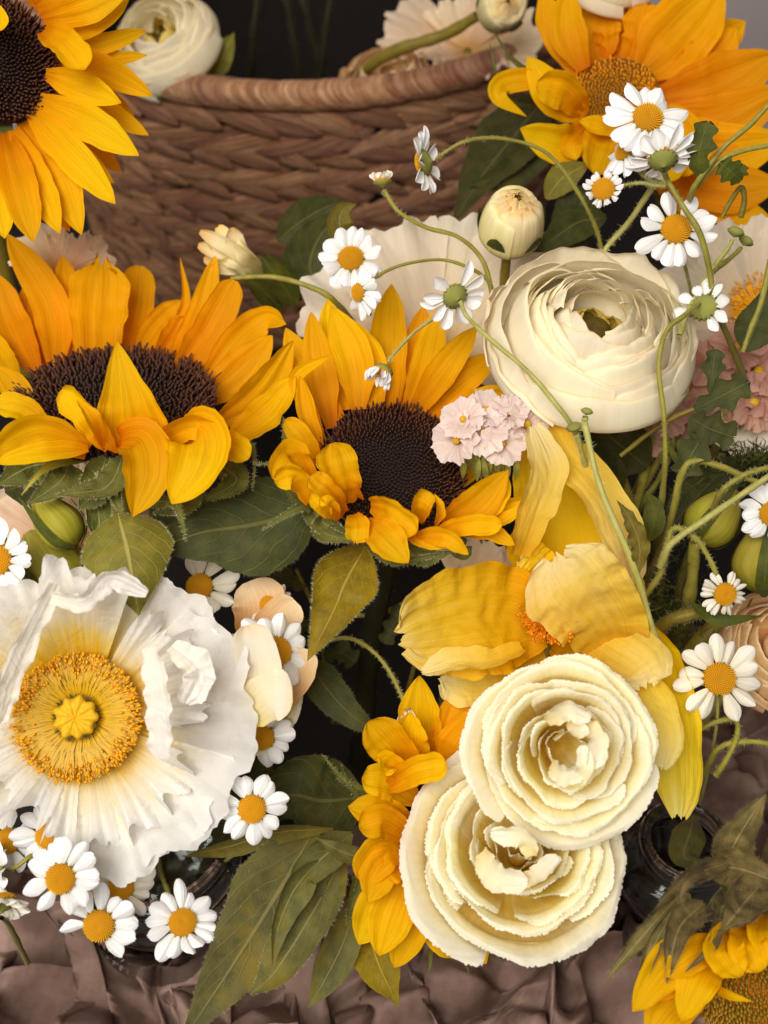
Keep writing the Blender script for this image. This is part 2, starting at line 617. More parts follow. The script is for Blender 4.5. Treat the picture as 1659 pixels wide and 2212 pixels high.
def plain_mat(name, c1, c2, scale=200, rough=.6, bump=.2, spec=.3, stretch=None, sheen=0, var=.2, detail=4):
    n = NT(name)
    tc = n.n('ShaderNodeTexCoord')
    v = n.map(tc.outputs['UV'], stretch) if stretch else tc.outputs['Object']
    rnd = n.n('ShaderNodeObjectInfo').outputs['Random']
    v = n.n('ShaderNodeVectorMath', {0: v, 1: n.n('ShaderNodeCombineXYZ', {0: n.math('MULTIPLY', rnd, 23.0), 1: n.math('MULTIPLY', rnd, 7.0)}).outputs[0]}, operation='ADD').outputs[0]
    ns = n.noise(v, 1.0 if stretch else scale, detail, .62)
    col = n.mix(n.n('ShaderNodeMapRange', {0: ns, 1: .3, 2: .7}).outputs[0], lin(c1), lin(c2))
    col = n.n('ShaderNodeHueSaturation', {'Value': n.math('ADD', 1 - var / 2, n.math('MULTIPLY', rnd, var)), 'Color': col}).outputs[0]
    n.l(col, n.b.inputs['Base Color'])
    n.b.inputs['Roughness'].default_value = rough
    n.b.inputs['Specular IOR Level'].default_value = spec
    n.b.inputs['Sheen Weight'].default_value = sheen
    bp = n.n('ShaderNodeBump', {'Strength': bump, 'Distance': .001, 'Height': ns})
    n.l(bp.outputs[0], n.b.inputs['Normal'])
    return n.m


petal_mat('sun_petal', [(0, (226, 132, 2)), (.2, (244, 168, 3)), (.6, (252, 192, 4)), (.95, (253, 198, 8)), (1, (236, 170, 10))], trans=.45, streak=.15, su=30, bump=.3)
petal_mat('sun_orange', [(0, (226, 128, 2)), (.3, (242, 156, 3)), (1, (251, 178, 6))], trans=.42, streak=.15, su=30, bump=.3)  # shaded twin of sun_petal, back-petal shade put into the colour; also E's own orange
petal_mat('poppy_white', [(0, (238, 176, 20)), (.3, (246, 196, 50)), (.42, (251, 222, 124)), (.54, (253, 242, 208)), (.7, (254, 251, 242)), (1, (254, 253, 252))], trans=.55, streak=.03, su=44, sv=2, bump=.5, crum=.85, cs=42, tint=1.1)
petal_mat('poppy_fold', [(0, (253, 250, 240)), (1, (254, 253, 252))], trans=.5, streak=.03, su=30, sv=2, bump=.5, crum=.85, cs=42, tint=1.1)
petal_mat('poppy_peach', [(0, (222, 170, 104)), (.4, (242, 208, 168)), (1, (248, 228, 202))], trans=.4, streak=.06, su=34, sv=1.6, bump=.35, crum=.6, cs=50, tint=1.2)
petal_mat('poppy_pale', [(0, (230, 196, 136)), (.3, (244, 226, 196)), (1, (250, 240, 222))], trans=.42, streak=.04, su=34, sv=1.4, bump=.35, crum=.6, cs=50, tint=1.2)
petal_mat('poppy_yellow', [(0, (248, 180, 8)), (.35, (251, 200, 22)), (.7, (252, 212, 56)), (.9, (252, 220, 96)), (1, (253, 232, 140))], trans=.46, streak=.05, su=40, sv=1.5, bump=.4, crum=.6, cs=60)
petal_mat('poppy_yellow_pale', [(0, (250, 200, 44)), (.3, (251, 216, 86)), (.65, (252, 228, 122)), (1, (254, 242, 182))], trans=.46, streak=.04, su=40, sv=1.5, bump=.4, crum=.6, cs=50)
petal_mat('ranunculus', [(0, (226, 206, 116)), (.45, (252, 242, 214)), (.8, (253, 246, 226)), (.95, (253, 240, 210)), (1, (250, 224, 182))], trans=.42, streak=.03, su=30, bump=.12, crum=.2, tint=1.2)
petal_mat('ranunculus_eye', [(0, (150, 126, 40)), (.6, (200, 176, 84)), (.85, (230, 208, 128)), (1, (240, 208, 140))], trans=.2, streak=.06, bump=.2)
petal_mat('lisianthus', [(0, (232, 190, 70)), (.3, (246, 222, 130)), (.5, (251, 238, 184)), (.7, (253, 248, 220)), (1, (254, 251, 236))], trans=.42, streak=.02, su=40, sv=2, bump=.25, crum=.5, cs=60, tint=1.25)  # yellow low on the petal paints in the shade of the troughs
petal_mat('lisianthus_heart', [(0, (250, 232, 170)), (.3, (253, 243, 206)), (1, (254, 251, 236))], trans=.42, streak=.02, su=40, sv=2, bump=.25, crum=.5, cs=60, tint=1.2)
petal_mat('bud_cream', [(0, (176, 166, 76)), (.35, (230, 216, 150)), (.8, (246, 232, 186)), (1, (238, 200, 130))], trans=.25, streak=.08, bump=.2)
petal_mat('rose_peach', [(0, (206, 146, 84)), (.5, (240, 200, 148)), (1, (249, 224, 184))], trans=.32, streak=.05, bump=.3, crum=.4)
petal_mat('daisy_petal', [(0, (240, 240, 234)), (.4, (251, 251, 253)), (1, (253, 253, 255))], trans=.25, streak=.05, su=7, sv=.8, bump=.5, var=.03, tint=1.0)
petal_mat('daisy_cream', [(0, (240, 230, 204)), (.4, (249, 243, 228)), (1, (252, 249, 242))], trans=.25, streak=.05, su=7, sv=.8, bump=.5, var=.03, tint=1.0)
petal_mat('statice', [(0, (236, 190, 170)), (.4, (250, 226, 214)), (1, (252, 236, 230))], trans=.42, streak=.06, su=24, bump=.6, crum=.5, cs=160)
petal_mat('statice_rose', [(0, (196, 128, 106)), (.4, (218, 160, 140)), (1, (230, 184, 166))], trans=.4, streak=.1, su=24, bump=.6, crum=.5, cs=160)
petal_mat('bud_green', [(0, (124, 122, 40)), (.5, (172, 162, 62)), (1, (188, 168, 80))], trans=.25, streak=.14, su=10, bump=.25, rough=.55, spec=.2)
leaf_mat('leaf_olive', (122, 110, 38), (172, 156, 90), (94, 88, 30), trans=.22)
leaf_mat('leaf_dark', (70, 70, 30), (104, 100, 54), (48, 52, 22), trans=.15)
leaf_mat('leaf_gold', (146, 122, 14), (184, 156, 60), (112, 94, 14), trans=.25, blotch=(96, 76, 18))
leaf_mat('leaf_grey', (112, 108, 58), (152, 146, 94), (84, 84, 42), trans=.22, blotch=(140, 122, 30))
leaf_mat('sepal', (104, 104, 44), (150, 148, 86), (72, 76, 28), trans=.12, sidev=3)
leaf_mat('sepal_dark', (124, 108, 62), (156, 138, 92), (84, 72, 40), trans=.06, sidev=3)
leaf_mat('herb', (84, 88, 26), (108, 112, 44), (58, 64, 18), trans=.2, sidev=5)
plain_mat('stem', (152, 142, 56), (112, 106, 36), stretch=(3, 14, 1), rough=.5, bump=.25, sheen=.05)
plain_mat('stem_pale', (178, 172, 98), (140, 136, 66), stretch=(3, 14, 1), rough=.5, bump=.25, sheen=.05)
plain_mat('stem_olive', (134, 116, 32), (94, 84, 22), stretch=(3, 14, 1), rough=.5, bump=.25, sheen=.05)
plain_mat('stem_dark', (44, 42, 18), (26, 26, 12), stretch=(3, 14, 1), rough=.6, bump=.25)  # shaded twin of stem: the gloom around it is painted into the colour
plain_mat('calyx', (156, 156, 76), (112, 116, 46), scale=700, rough=.6, bump=.4, sheen=.05)
plain_mat('fuzz', (206, 204, 160), (176, 172, 124), rough=.6, bump=0, var=0)
plain_mat('pistil', (216, 172, 26), (196, 146, 16), scale=500, rough=.6, bump=.3)
plain_mat('pistil_dark', (92, 72, 14), (58, 44, 10), scale=500, rough=.7, bump=.3)
plain_mat('filament', (210, 162, 8), (184, 140, 8), stretch=(2, 6, 1), rough=.5, bump=.1)
plain_mat('anther', (248, 180, 26), (242, 160, 14), scale=900, rough=.65, bump=.4)
plain_mat('anther_deep', (232, 142, 8), (214, 112, 6), scale=900, rough=.65, bump=.4)
plain_mat('daisy_disk', (200, 140, 6), (174, 114, 4), scale=1400, rough=.7, bump=.5)
plain_mat('disk_dark', (36, 18, 12), (20, 10, 8), scale=500, rough=.7, bump=.4)
plain_mat('fuzz_brown', (132, 122, 80), (104, 96, 60), rough=.6, bump=0, var=0)


def floret_mat(name, inner, outer, tip):
    n = NT(name)
    sep = n.n('ShaderNodeSeparateXYZ', {0: n.n('ShaderNodeTexCoord').outputs['UV']})
    col = n.ramp(sep.outputs[0], [(0, lin(inner)), (.55, lin(inner)), (.95, lin(outer))])
    hv = n.math('MULTIPLY', n.math('POWER', sep.outputs[1], 2.0), n.math('ADD', .35, n.math('MULTIPLY', sep.outputs[0], .5)))
    col = n.mix(hv, col, lin(tip))
    n.l(col, n.b.inputs['Base Color'])
    n.b.inputs['Roughness'].default_value = .6
    n.b.inputs['Specular IOR Level'].default_value = .3


floret_mat('floret_dark', (20, 12, 11), (66, 32, 18), (92, 52, 30))
floret_mat('floret_orange', (170, 108, 6), (226, 142, 8), (244, 170, 20))
floret_mat('floret_olive', (120, 92, 18), (150, 108, 20), (176, 132, 30))

# ================================================================== the setting: table, wall
plain_mat('table_wood', (22, 15, 13), (14, 10, 9), scale=14, rough=.7, bump=.1)
plain_mat('wall_paint', (244, 230, 234), (238, 224, 229), scale=6, rough=.9, bump=.03)


def plate(name, cx, cy, cz, sx, sy, sz, mat):
    v = np.array([(x, y, z) for x in (-1, 1) for y in (-1, 1) for z in (-1, 1)]) * np.array([sx, sy, sz]) / 2 + np.array([cx, cy, cz])
    f = np.array([(0, 1, 3, 2), (4, 6, 7, 5), (0, 4, 5, 1), (2, 3, 7, 6), (0, 2, 6, 4), (1, 5, 7, 3)])
    o = mesh_obj(name, None, v, f, M[mat], smooth=False)
    o['kind'] = 'structure'
    return o


plate('table', 0, .5, -.045, 2.4, 1.4, .05, 'table_wood')
plate('wall', 0, 1.30, .6, 3.2, .05, 2.2, 'wall_paint')

# ================================================================== crumpled brown paper on the table
n = NT('brown_paper')
tc = n.n('ShaderNodeTexCoord')
v = tc.outputs['Object']
a = n.noise(v, 30, 4, .6)
b = n.noise(v, 420, 3, .6)
col = n.mix(n.n('ShaderNodeMapRange', {0: a, 1: .3, 2: .7}).outputs[0], lin((156, 128, 116)), lin((96, 72, 62)))  # pale tone paints in fold highlights, deep tone the shaded folds
n.l(col, n.b.inputs['Base Color'])
n.b.inputs['Roughness'].default_value = .62
n.b.inputs['Specular IOR Level'].default_value = .3
bp = n.n('ShaderNodeBump', {'Strength': .15, 'Distance': .001, 'Height': b})
n.l(bp.outputs[0], n.b.inputs['Normal'])


def tri_wave(x):
    return np.abs((x % 1.0) - .5) * 2


def crumple(X, Y, seed, n=7, base=9.0):
    """sum of sharp folds in many directions, like paper crushed and opened again"""
    rng = np.random.default_rng(seed)
    wx = .03 * np.sin(X * 17 + 1.3) + .025 * np.sin(Y * 21 + X * 9)
    wy = .03 * np.sin(Y * 15 + .7) + .025 * np.sin(X * 23 - Y * 8)
    Z = np.zeros_like(X)
    for i in range(n):
        th = rng.random() * np.pi
        f = base * (.6 + 1.5 * rng.random())
        c = (X + wx) * np.cos(th) + (Y + wy) * np.sin(th)
        m = .35 + .65 * np.clip(.5 + .8 * np.sin(X * (7 + 5 * rng.random()) + Y * (8 * rng.random() - 4) + rng.random() * 6), 0, 1)
        Z += m * tri_wave(c * f + rng.random()) / (f / base)
    return Z / n


def sheet(name, parent, x0, x1, y0, y1, nx, ny, amp, seed, z0=0.0, base=9.0):
    gx, gy = np.meshgrid(np.linspace(x0, x1, nx), np.linspace(y0, y1, ny))
    Z = z0 + amp * crumple(gx, gy, seed, base=base)
    return np.stack([gx, gy, Z], -1)


paper = thing('wrapping_paper', 'crumpled brown wrapping paper spread under the jars along the front', 'paper', (0, .2, 0))
nx_, ny_ = 420, 220
U_, T_ = np.meshgrid(np.linspace(0, 1, nx_), np.linspace(0, 1, ny_))
X_ = -.52 + 1.04 * U_
yb = .285 + .13 / (1 + np.exp(-(X_ - .13) * 40)) + .02 * np.sin(X_ * 31) + .012 * np.sin(X_ * 67 + 1)
Y_ = -.04 + (yb + .04) * T_
def fold_field(X, Y, seed, f, n=3):
    """wandering sharp ridges"""
    rng = np.random.default_rng(seed)
    Z = np.zeros_like(X)
    for i in range(n):
        th = rng.random() * np.pi
        a1, a2, a3, a4 = rng.random(4) * 6
        wx = .9 * np.sin(X * f * 2.1 + a1) * np.cos(Y * f * 1.6 + a2)
        wy = .9 * np.sin(Y * f * 2.3 + a3) * np.cos(X * f * 1.7 + a4)
        c = (X * f * (.8 + .5 * rng.random()) + wx * .42) * np.cos(th) + (Y * f + wy * .42) * np.sin(th)
        Z = np.maximum(Z, (1 - 2 * np.abs((c % 1.0) - .5)) * (.6 + .4 * rng.random())) if i else 1 - 2 * np.abs((c % 1.0) - .5)
    return 1 - Z


big = fold_field(X_, Y_, 3, 13, 2)
mid = fold_field(X_, Y_, 5, 27, 3)
fin = crumple(X_, Y_, 8, n=6, base=70)
Z_ = .062 * big + .034 * mid + .012 * fin - .022
Xo = X_ + .035 * fold_field(X_, Y_, 11, 17, 2)
Yo = Y_ + .03 * fold_field(X_, Y_, 13, 15, 2)
grid_obj('sheet', paper, np.stack([Xo - .02, Yo - .02, Z_], -1), M['brown_paper'])

# ================================================================== woven basket
n = NT('basket_fibre')
tc = n.n('ShaderNodeTexCoord')
rnd = n.n('ShaderNodeObjectInfo').outputs['Random']
offv = n.n('ShaderNodeCombineXYZ', {0: n.math('MULTIPLY', rnd, 31.0), 1: n.math('MULTIPLY', rnd, 17.0)}).outputs[0]
uvo = n.n('ShaderNodeVectorMath', {0: tc.outputs['UV'], 1: offv}, operation='ADD').outputs[0]
s1 = n.noise(n.map(uvo, (11, .7, 1)), 1.0, 5, .68, .25)
s2 = n.noise(n.map(uvo, (46, 1.6, 1)), 1.0, 3, .6)
s3 = n.noise(n.map(uvo, (2, 2, 1)), 1.0, 2, .6)
col = n.ramp(s1, [(.28, lin((92, 52, 30))), (.48, lin((170, 120, 86))), (.68, lin((212, 172, 136)))])
col = n.mix(n.n('ShaderNodeMapRange', {0: s2, 1: .4, 2: .62, 3: .55, 4: 0}).outputs[0], col, lin((84, 46, 30)))
col = n.mix(n.n('ShaderNodeMapRange', {0: s3, 1: .45, 2: .75, 3: 0, 4: .5}).outputs[0], col, lin((128, 74, 48)))
col = n.n('ShaderNodeHueSaturation', {'Hue': n.math('ADD', .492, n.math('MULTIPLY', rnd, .016)), 'Value': n.math('ADD', .80, n.math('MULTIPLY', rnd, .46)), 'Color': col}).outputs[0]
n.l(col, n.b.inputs['Base Color'])
n.b.inputs['Roughness'].default_value = .5
n.b.inputs['Specular IOR Level'].default_value = .4
bp = n.n('ShaderNodeBump', {'Strength': 1.0, 'Distance': .002, 'Height': n.math('ADD', s1, n.math('MULTIPLY', s2, .7))})
n.l(bp.outputs[0], n.b.inputs['Normal'])
plain_mat('basket_inside_shade', (30, 20, 15), (18, 12, 10), stretch=(90, 26, 1), rough=.8, bump=.5)  # near-black lining: the shade inside the basket is put into its colour

RB = .232
rim_f = P(628, 214, .72)
BC = np.array([rim_f[0], rim_f[1] + RB, 0.0])
ZR = rim_f[2]
basket = thing('woven_basket', 'round woven brown basket with a wrapped rim behind the flowers', 'basket', (BC[0], BC[1], 0))


def brad(z):
    return RB * (.90 + .10 * np.clip(z / ZR, 0, 1.1))


m = 72
th = np.linspace(0, 2 * np.pi, m, endpoint=False)
zs = np.concatenate([np.linspace(0.002, ZR, 14), np.linspace(ZR, .012, 14), [.012]])
rs = np.concatenate([brad(np.linspace(0, ZR, 14)) - .006, brad(np.linspace(ZR, 0, 14)) - .011, [.0005]])
V = np.stack([BC[0] + rs[:, None] * np.cos(th), BC[1] + rs[:, None] * np.sin(th), zs[:, None] * np.ones(m)], -1)
grid_obj('body', basket, V, M['basket_inside_shade'], wrap=True)


def on_basket(s, z, out):
    """s: angle from the front (radians), z height, out: distance proud of the wall"""
    r = brad(z) + out
    return np.stack([BC[0] + r * np.sin(s), BC[1] - r * np.cos(s), z], -1)


rowh = .0155
ti, ui = 13, 7
k = 0
row = 0
z = ZR - .019
while z > ZR - .225:
    sign = 1 if row % 2 == 0 else -1
    step = .033 / RB
    for s0 in np.arange(-1.2, 1.25, step):
        s0 = s0 + (row % 2) * step * .5 + RNG.normal(0, .008)
        L = .066 * (1 + RNG.normal(0, .07))
        hwid = .0086 * (1 + RNG.normal(0, .14))
        ang = -sign * math.radians(14 + RNG.normal(0, 5)) if True else 0
        t = np.linspace(-1, 1, ti)
        u = np.linspace(-1, 1, ui)
        w = hwid * np.clip(1 - np.abs(t) ** 2.6, 0, 1) ** .7 + .0008
        lx = t * L / 2
        bend = sign * .0035 * (1 - t ** 2) * (1 + RNG.normal(0, .3))
        X = lx[:, None] * math.cos(ang) - (u * w[:, None] + bend[:, None]) * math.sin(ang)
        Z = lx[:, None] * math.sin(ang) + (u * w[:, None] + bend[:, None]) * math.cos(ang)
        dome_h = np.sqrt(np.clip(1 - u ** 2 * .97, 0, 1))
        out = (.0052 * dome_h[None] * (.45 + .55 * (1 - t ** 2))[:, None] + .0035 * sign * t[:, None] - .001)
        out = out + .0006 * np.cos(u * 9 + RNG.random() * 6)[None] * (1 - t ** 2)[:, None]
        V = on_basket(s0 + X / RB, z + Z + RNG.normal(0, .0008), out)
        grid_obj('strand', basket, V, M['basket_fibre'])
    z -= rowh * .86
    row += 1

# loose fibres lifting off the weave
for i in range(26):
    s0, z0 = RNG.uniform(-1, 1), ZR - RNG.uniform(.01, .19)
    q = np.linspace(0, 1, 5)
    ds_, dz_ = RNG.normal(0, .12), RNG.normal(0, .012)
    C = on_basket(s0 + ds_ * q, z0 + dz_ * q + .003 * np.sin(q * 5), .006 + .004 * np.sin(q * 3.1) * RNG.random())
    tube(basket, 'loose_fibre', C, .0004, M['basket_fibre'], world_pts=True, ns=4, n=10)

# wrapped rim
rt = .0105
nw = 30
for i in range(nw):
    s0 = -1.75 + i * 3.7 / nw
    ds = 3.7 / nw * (1.12 + RNG.normal(0, .06))
    ti2, ns = 8, 14
    t = np.linspace(0, 1, ti2)
    tht = np.linspace(0, 2 * np.pi, ns, endpoint=False)
    r = rt * (1 + .10 * np.sin(np.pi * np.clip(t * 1.05, 0, 1)) ** .6 + .05 * t + RNG.normal(0, .025))
    S = s0 + ds * t[:, None] + .055 * np.cos(tht + 2.2)[None] * 1.2
    oz = ZR + r[:, None] * np.sin(tht) * .92
    orr = brad(ZR) - .004 + r[:, None] * np.cos(tht)
    V = np.stack([BC[0] + orr * np.sin(S), BC[1] - orr * np.cos(S), oz], -1)
    tt, uu = np.meshgrid(t, np.linspace(0, 1, ns), indexing='ij')
    grid_obj('rim_wrap', basket, V, M['basket_fibre'], wrap=True, uv=np.stack([tt * .7, uu * 2], -1))

# ================================================================== glass jars
n = NT('glass')
n.b.inputs['Base Color'].default_value = (.93, .96, .95, 1)
n.b.inputs['Transmission Weight'].default_value = 1
n.b.inputs['Roughness'].default_value = .02
n.b.inputs['IOR'].default_value = 1.45
n = NT('water')
n.b.inputs['Base Color'].default_value = (.88, .93, .9, 1)
n.b.inputs['Transmission Weight'].default_value = 1
n.b.inputs['Roughness'].default_value = .0
n.b.inputs['IOR'].default_value = 1.33


class Flat:
    def __init__(s, o):
        s.o = np.array(o, float)

    def w(s, L):
        return s.o + np.asarray(L, float)


def jar(label, c, R, H, neck):
    j = thing('glass_jar', label, 'jar', (c[0], c[1], 0))
    F = Flat((c[0], c[1], .02))
    wl = .003
    out = [(.001, 0), (R * .9, 0), (R, .006), (R, H * .62), (R * .98, H * .72), (neck + .004, H * .8), (neck, H * .82), (neck, H * .86), (neck + .0022, H * .875), (neck + .0022, H * .89), (neck, H * .905), (neck, H * .93), (neck + .0022, H * .945), (neck + .0022, H * .96), (neck, H * .975), (neck, H * .995), (neck - .001, H)]
    inn = [(max(r - wl, .0005), max(z, .005)) for r, z in reversed(out)]
    inn[0] = (neck - wl + .001, H)
    lathe(j, 'body', F, out + inn, M['glass'], m=56)
    wz = H * .6
    lathe(j, 'water', F, [(.0005, .0056), (R - wl - .0006, .0062), (R - wl - .0006, wz), (.0005, wz)], M['water'], m=48)
    return j


c1 = P(330, 1800, .525)
jar('clear glass jar with a ringed rim under the white poppy', c1, .046, c1[2] - .012, .041)
c2 = P(1478, 1828, .53)
jar('small clear glass jar beside the drooping sunflower', c2, .032, c2[2] - .012, .021)
plain_mat('disk_olive', (120, 78, 8), (96, 60, 6), scale=600, rough=.8, bump=.4)
# ================================================================== sunflowers
def petals(parent, mat, rows, d=.5, name='petal', **kw):
    for r in rows:
        k = dict(kw)
        if len(r) > 2:
            k.update(r[2])
        pts, hw = r[0], r[1]
        k.setdefault('pr', 'sun')
        k.setdefault('crs', .05 if name == 'petal' else 0)
        k.setdefault('nu', 15)
        k.setdefault('nt', 24)
        m = k.pop('mat', mat)
        blade(parent, name, pts, hw, M[m], d=d, **k)


def sunflower(label, base):
    return thing('sunflower', label, 'sunflower', base)


# ---- A: top left, facing the viewer
A = sunflower('sunflower with a near black disk in the top left corner before the basket', P(60, 900, .60))
FA = Frame(-18, 128, .50, (.42, .05, .9))
RA = 137 * px(.5)
dome(A, 'disk', FA, RA * 1.02, .12, M['disk_dark'], under=.04)
florets(A, 'florets', FA, RA, 900, .026, lambda q: .05 + .10 * q ** 2, M['floret_dark'], curl=.35, lean=.35)
petals(A, 'sun_petal', [
    ([(90, 40, .505), (180, 15, .49), (280, -25, .485)], 36),
    ([(100, 70, .505), (190, 50, .50), (278, 0, .495)], 30),
    ([(104, 90, .51), (200, 98, .51), (316, 66, .51)], 25),
    ([(108, 120, .515), (210, 128, .515), (318, 119, .515)], 19),
    ([(106, 130, .512), (220, 150, .508), (330, 206, .505)], 36, dict(roll=15)),
    ([(108, 195, .515), (220, 235, .515), (321, 292, .515)], 27),
    ([(94, 64, .50), (140, 95, .485), (182, 150, .478)], 42, dict(cup=.9, pr='blunt', roll=-15)),
    ([(98, 160, .505), (170, 185, .497), (262, 222, .492)], 34, dict(cup=.5)),
    ([(84, 215, .505), (190, 265, .495), (300, 336, .49)], 40, dict(cup=.4)),
    ([(76, 235, .515), (150, 320, .515), (246, 396, .515)], 30),
    ([(66, 240, .505), (150, 330, .495), (249, 440, .49)], 40, dict(cup=.4)),
    ([(50, 262, .507), (120, 370, .50), (176, 507, .495)], 42),
    ([(30, 280, .505), (80, 390, .495), (130, 505, .49)], 36, dict(roll=10)),
    ([(8, 285, .505), (40, 400, .49), (72, 522, .485)], 44, dict(cup=.5)),
    ([(-20, 290, .505), (-10, 400, .49), (10, 515, .488)], 44),
    ([(-50, 280, .505), (-60, 380, .495), (-60, 500, .495)], 44),
    ([(-80, 30, .49), (-20, 30, .475), (6, 64, .47)], 26, dict(pr='blunt')),
    ([(60, 5, .51), (110, -30, .50), (200, -70, .50)], 36),
    ([(104, 150, .52), (190, 190, .525), (290, 250, .53)], 30, dict(mat='sun_orange')),
    ([(90, 220, .52), (170, 290, .525), (262, 372, .53)], 30, dict(mat='sun_orange')),
    ([(40, 280, .52), (95, 390, .52), (150, 500, .52)], 30, dict(mat='sun_orange')),
    ([(75, 15, .508), (140, 0, .495), (232, -8, .488)], 36),
    ([(35, -10, .51), (70, -60, .50), (120, -140, .50)], 36),
    ([(0, -20, .51), (0, -80, .50), (10, -160, .50)], 36),
], ruf=.05, wav=.05, pleat=.03, cup=.4)
tube(A, 'stem', [tuple(x) for x in (FA.o - FA.Z * .012, P(-20, 420, .60), P(40, 760, .66), P(150, 1100, .74))], .006, M['stem_olive'], world_pts=True)
for az in (3.6, 4.2, 4.8, 5.4, 0):
    cup(A, 'sepal', FA, RA, [(.7, -.1), (1.3, -.2), (1.9, -.1)], az, .28, M['sepal'], wfun=lambda r: (1 - r ** 2) + .02, nr=10, na=7)

# ---- B: left, lying open, front petals folded over the disk
B = sunflower('large sunflower with front petals folded over its dark disk above the white poppy', P(330, 1500, .62))
FB = Frame(250, 868, .50, (.05, .80, .60))
RB_ = 212 * px(.5)
dome(B, 'disk', FB, RB_ * 1.0, .10, M['disk_dark'], under=.06)
florets(B, 'florets', FB, RB_, 1150, .020, lambda q: .05 + .085 * np.clip((q - .45) / .55, 0, 1) ** 1.5, M['floret_dark'], curl=1.1, lean=.15, hdome=.07)
petals(B, 'sun_orange', [
    ([(40, 850, .505), (-10, 780, .53), (-60, 690, .54)], 44, dict(mat='sun_petal')),
    ([(75, 800, .53), (20, 690, .55), (-10, 590, .55)], 44),
    ([(100, 795, .545), (70, 690, .56), (75, 600, .565)], 40),
    ([(180, 780, .55), (180, 680, .565), (165, 590, .57)], 44),
    ([(270, 780, .555), (270, 690, .57), (265, 600, .575)], 40),
    ([(340, 800, .55), (360, 720, .56), (345, 660, .565)], 36),
    ([(400, 840, .54), (460, 740, .55), (480, 680, .555)], 40),
    ([(120, 790, .532), (110, 660, .545), (15, 505, .54)], 46, dict(cup=.5)),
    ([(160, 775, .54), (150, 660, .55), (135, 552, .55)], 36),
    ([(208, 778, .53), (212, 670, .54), (220, 566, .54)], 66, dict(pr='wide', cup=.5, pleat=.05, notch=.25)),
    ([(250, 775, .545), (290, 680, .56), (302, 574, .565)], 42, dict(pr='blunt', cup=.6)),
    ([(290, 785, .54), (345, 700, .555), (400, 650, .56)], 36, dict(cup=.7)),
    ([(320, 790, .535), (388, 690, .545), (402, 640, .545), (389, 556, .54)], 15, dict(cup=1.1, pr='lance')),
    ([(330, 800, .53), (385, 720, .54), (400, 685, .54)], 34, dict(pr='blunt', cup=.7)),
    ([(365, 810, .53), (430, 690, .54), (466, 552, .54)], 34, dict(cup=.6)),
    ([(380, 815, .525), (450, 720, .53), (508, 606, .53)], 42, dict(cup=.7, pr='blunt')),
    ([(425, 850, .525), (500, 750, .53), (570, 690, .535), (618, 700, .52)], 38, dict(cup=.8)),
    ([(440, 870, .52), (520, 800, .525), (588, 725, .525)], 46, dict(cup=.5)),
    ([(465, 915, .51), (560, 850, .505), (634, 735, .50)], 46, dict(cup=.7, mat='sun_petal', roll=25)),
    ([(498, 950, .50), (580, 890, .49), (640, 812, .485)], 44, dict(cup=.9, mat='sun_petal', roll=-20, ruf=.12)),
    ([(55, 905, .49), (40, 850, .495), (-10, 790, .50)], 32, dict(mat='sun_petal')),
], ruf=.07, wav=.06, pleat=.035, cup=.5)
petals(B, 'sun_petal', [
    ([(288, 972, .452), (275, 880, .443), (252, 738, .44)], 82, dict(pr='tri', cup=.55, pleat=.03, npl=4.2)),
    ([(240, 968, .448), (190, 900, .438), (132, 842, .44)], 44, dict(cup=1.3, roll=-25, pr='blunt')),
    ([(225, 972, .446), (200, 905, .432), (165, 862, .435)], 22, dict(cup=.9, roll=35, pr='lance')),
    ([(100, 915, .47), (40, 880, .465), (-25, 872, .465)], 34, dict(cup=.6, roll=20)),
    ([(190, 975, .455), (95, 935, .445), (-10, 975, .435)], 46, dict(cup=.7, pr='blunt', roll=-10)),
    ([(190, 968, .45), (100, 975, .438), (-15, 1000, .43)], 24, dict(cup=.4, roll=10)),
    ([(245, 955, .45), (300, 950, .438), (318, 1020, .43), (287, 1116, .432)], 62, dict(cup=.8, pr='sun', ruf=.1, roll=-8)),
    ([(400, 930, .455), (430, 945, .437), (418, 1010, .43), (371, 1088, .432)], 78, dict(cup=.9, pr='sun', ruf=.08, roll=12)),
    ([(330, 965, .452), (400, 920, .442), (480, 930, .44)], 36, dict(cup=1.1, pr='blunt', roll=30)),
    ([(470, 950, .455), (505, 965, .447), (538, 990, .445)], 34, dict(pr='blunt', cup=.9, ruf=.12)),
], ruf=.06, wav=.05, pleat=.03, cup=.6)
petals(B, 'sepal', [
    ([(180, 985, .47), (100, 1010, .455), (45, 1070, .45)], 15, dict(pr='spike', mat='bud_green', fuzz=160)),
    ([(110, 1000, .475), (60, 1010, .47), (-10, 1050, .465)], 48, dict(pr='leaf', fuzz=300)),
    ([(150, 1000, .47), (130, 1040, .46), (60, 1090, .458)], 40, dict(pr='leaf', fuzz=300)),
    ([(230, 985, .465), (205, 1060, .455), (170, 1100, .455)], 42, dict(pr='leaf', fuzz=300)),
    ([(265, 985, .46), (230, 1050, .45), (120, 1070, .445)], 38, dict(pr='leaf', fuzz=300, roll=30)),
    ([(225, 1010, .46), (245, 1060, .455), (265, 1120, .45)], 26, dict(pr='spike', fuzz=260)),
    ([(305, 1030, .455), (330, 1080, .447), (380, 1090, .443), (402, 1170, .44)], 22, dict(pr='spike', fuzz=300)),
    ([(420, 1010, .46), (400, 1080, .455), (330, 1110, .45)], 34, dict(pr='leaf', fuzz=300)),
    ([(500, 985, .465), (540, 960, .46), (550, 1000, .455), (545, 1060, .455)], 9, dict(pr='spike', fuzz=120)),
    ([(470, 1000, .47), (510, 1040, .46), (420, 1090, .46)], 30, dict(pr='leaf', fuzz=200)),
    ([(210, 1050, .465), (215, 1130, .46), (225, 1210, .462)], 34, dict(pr='leaf', fuzz=600, cup=1.2)),
], name='sepal', cup=.7, wav=.08, ruf=.1)
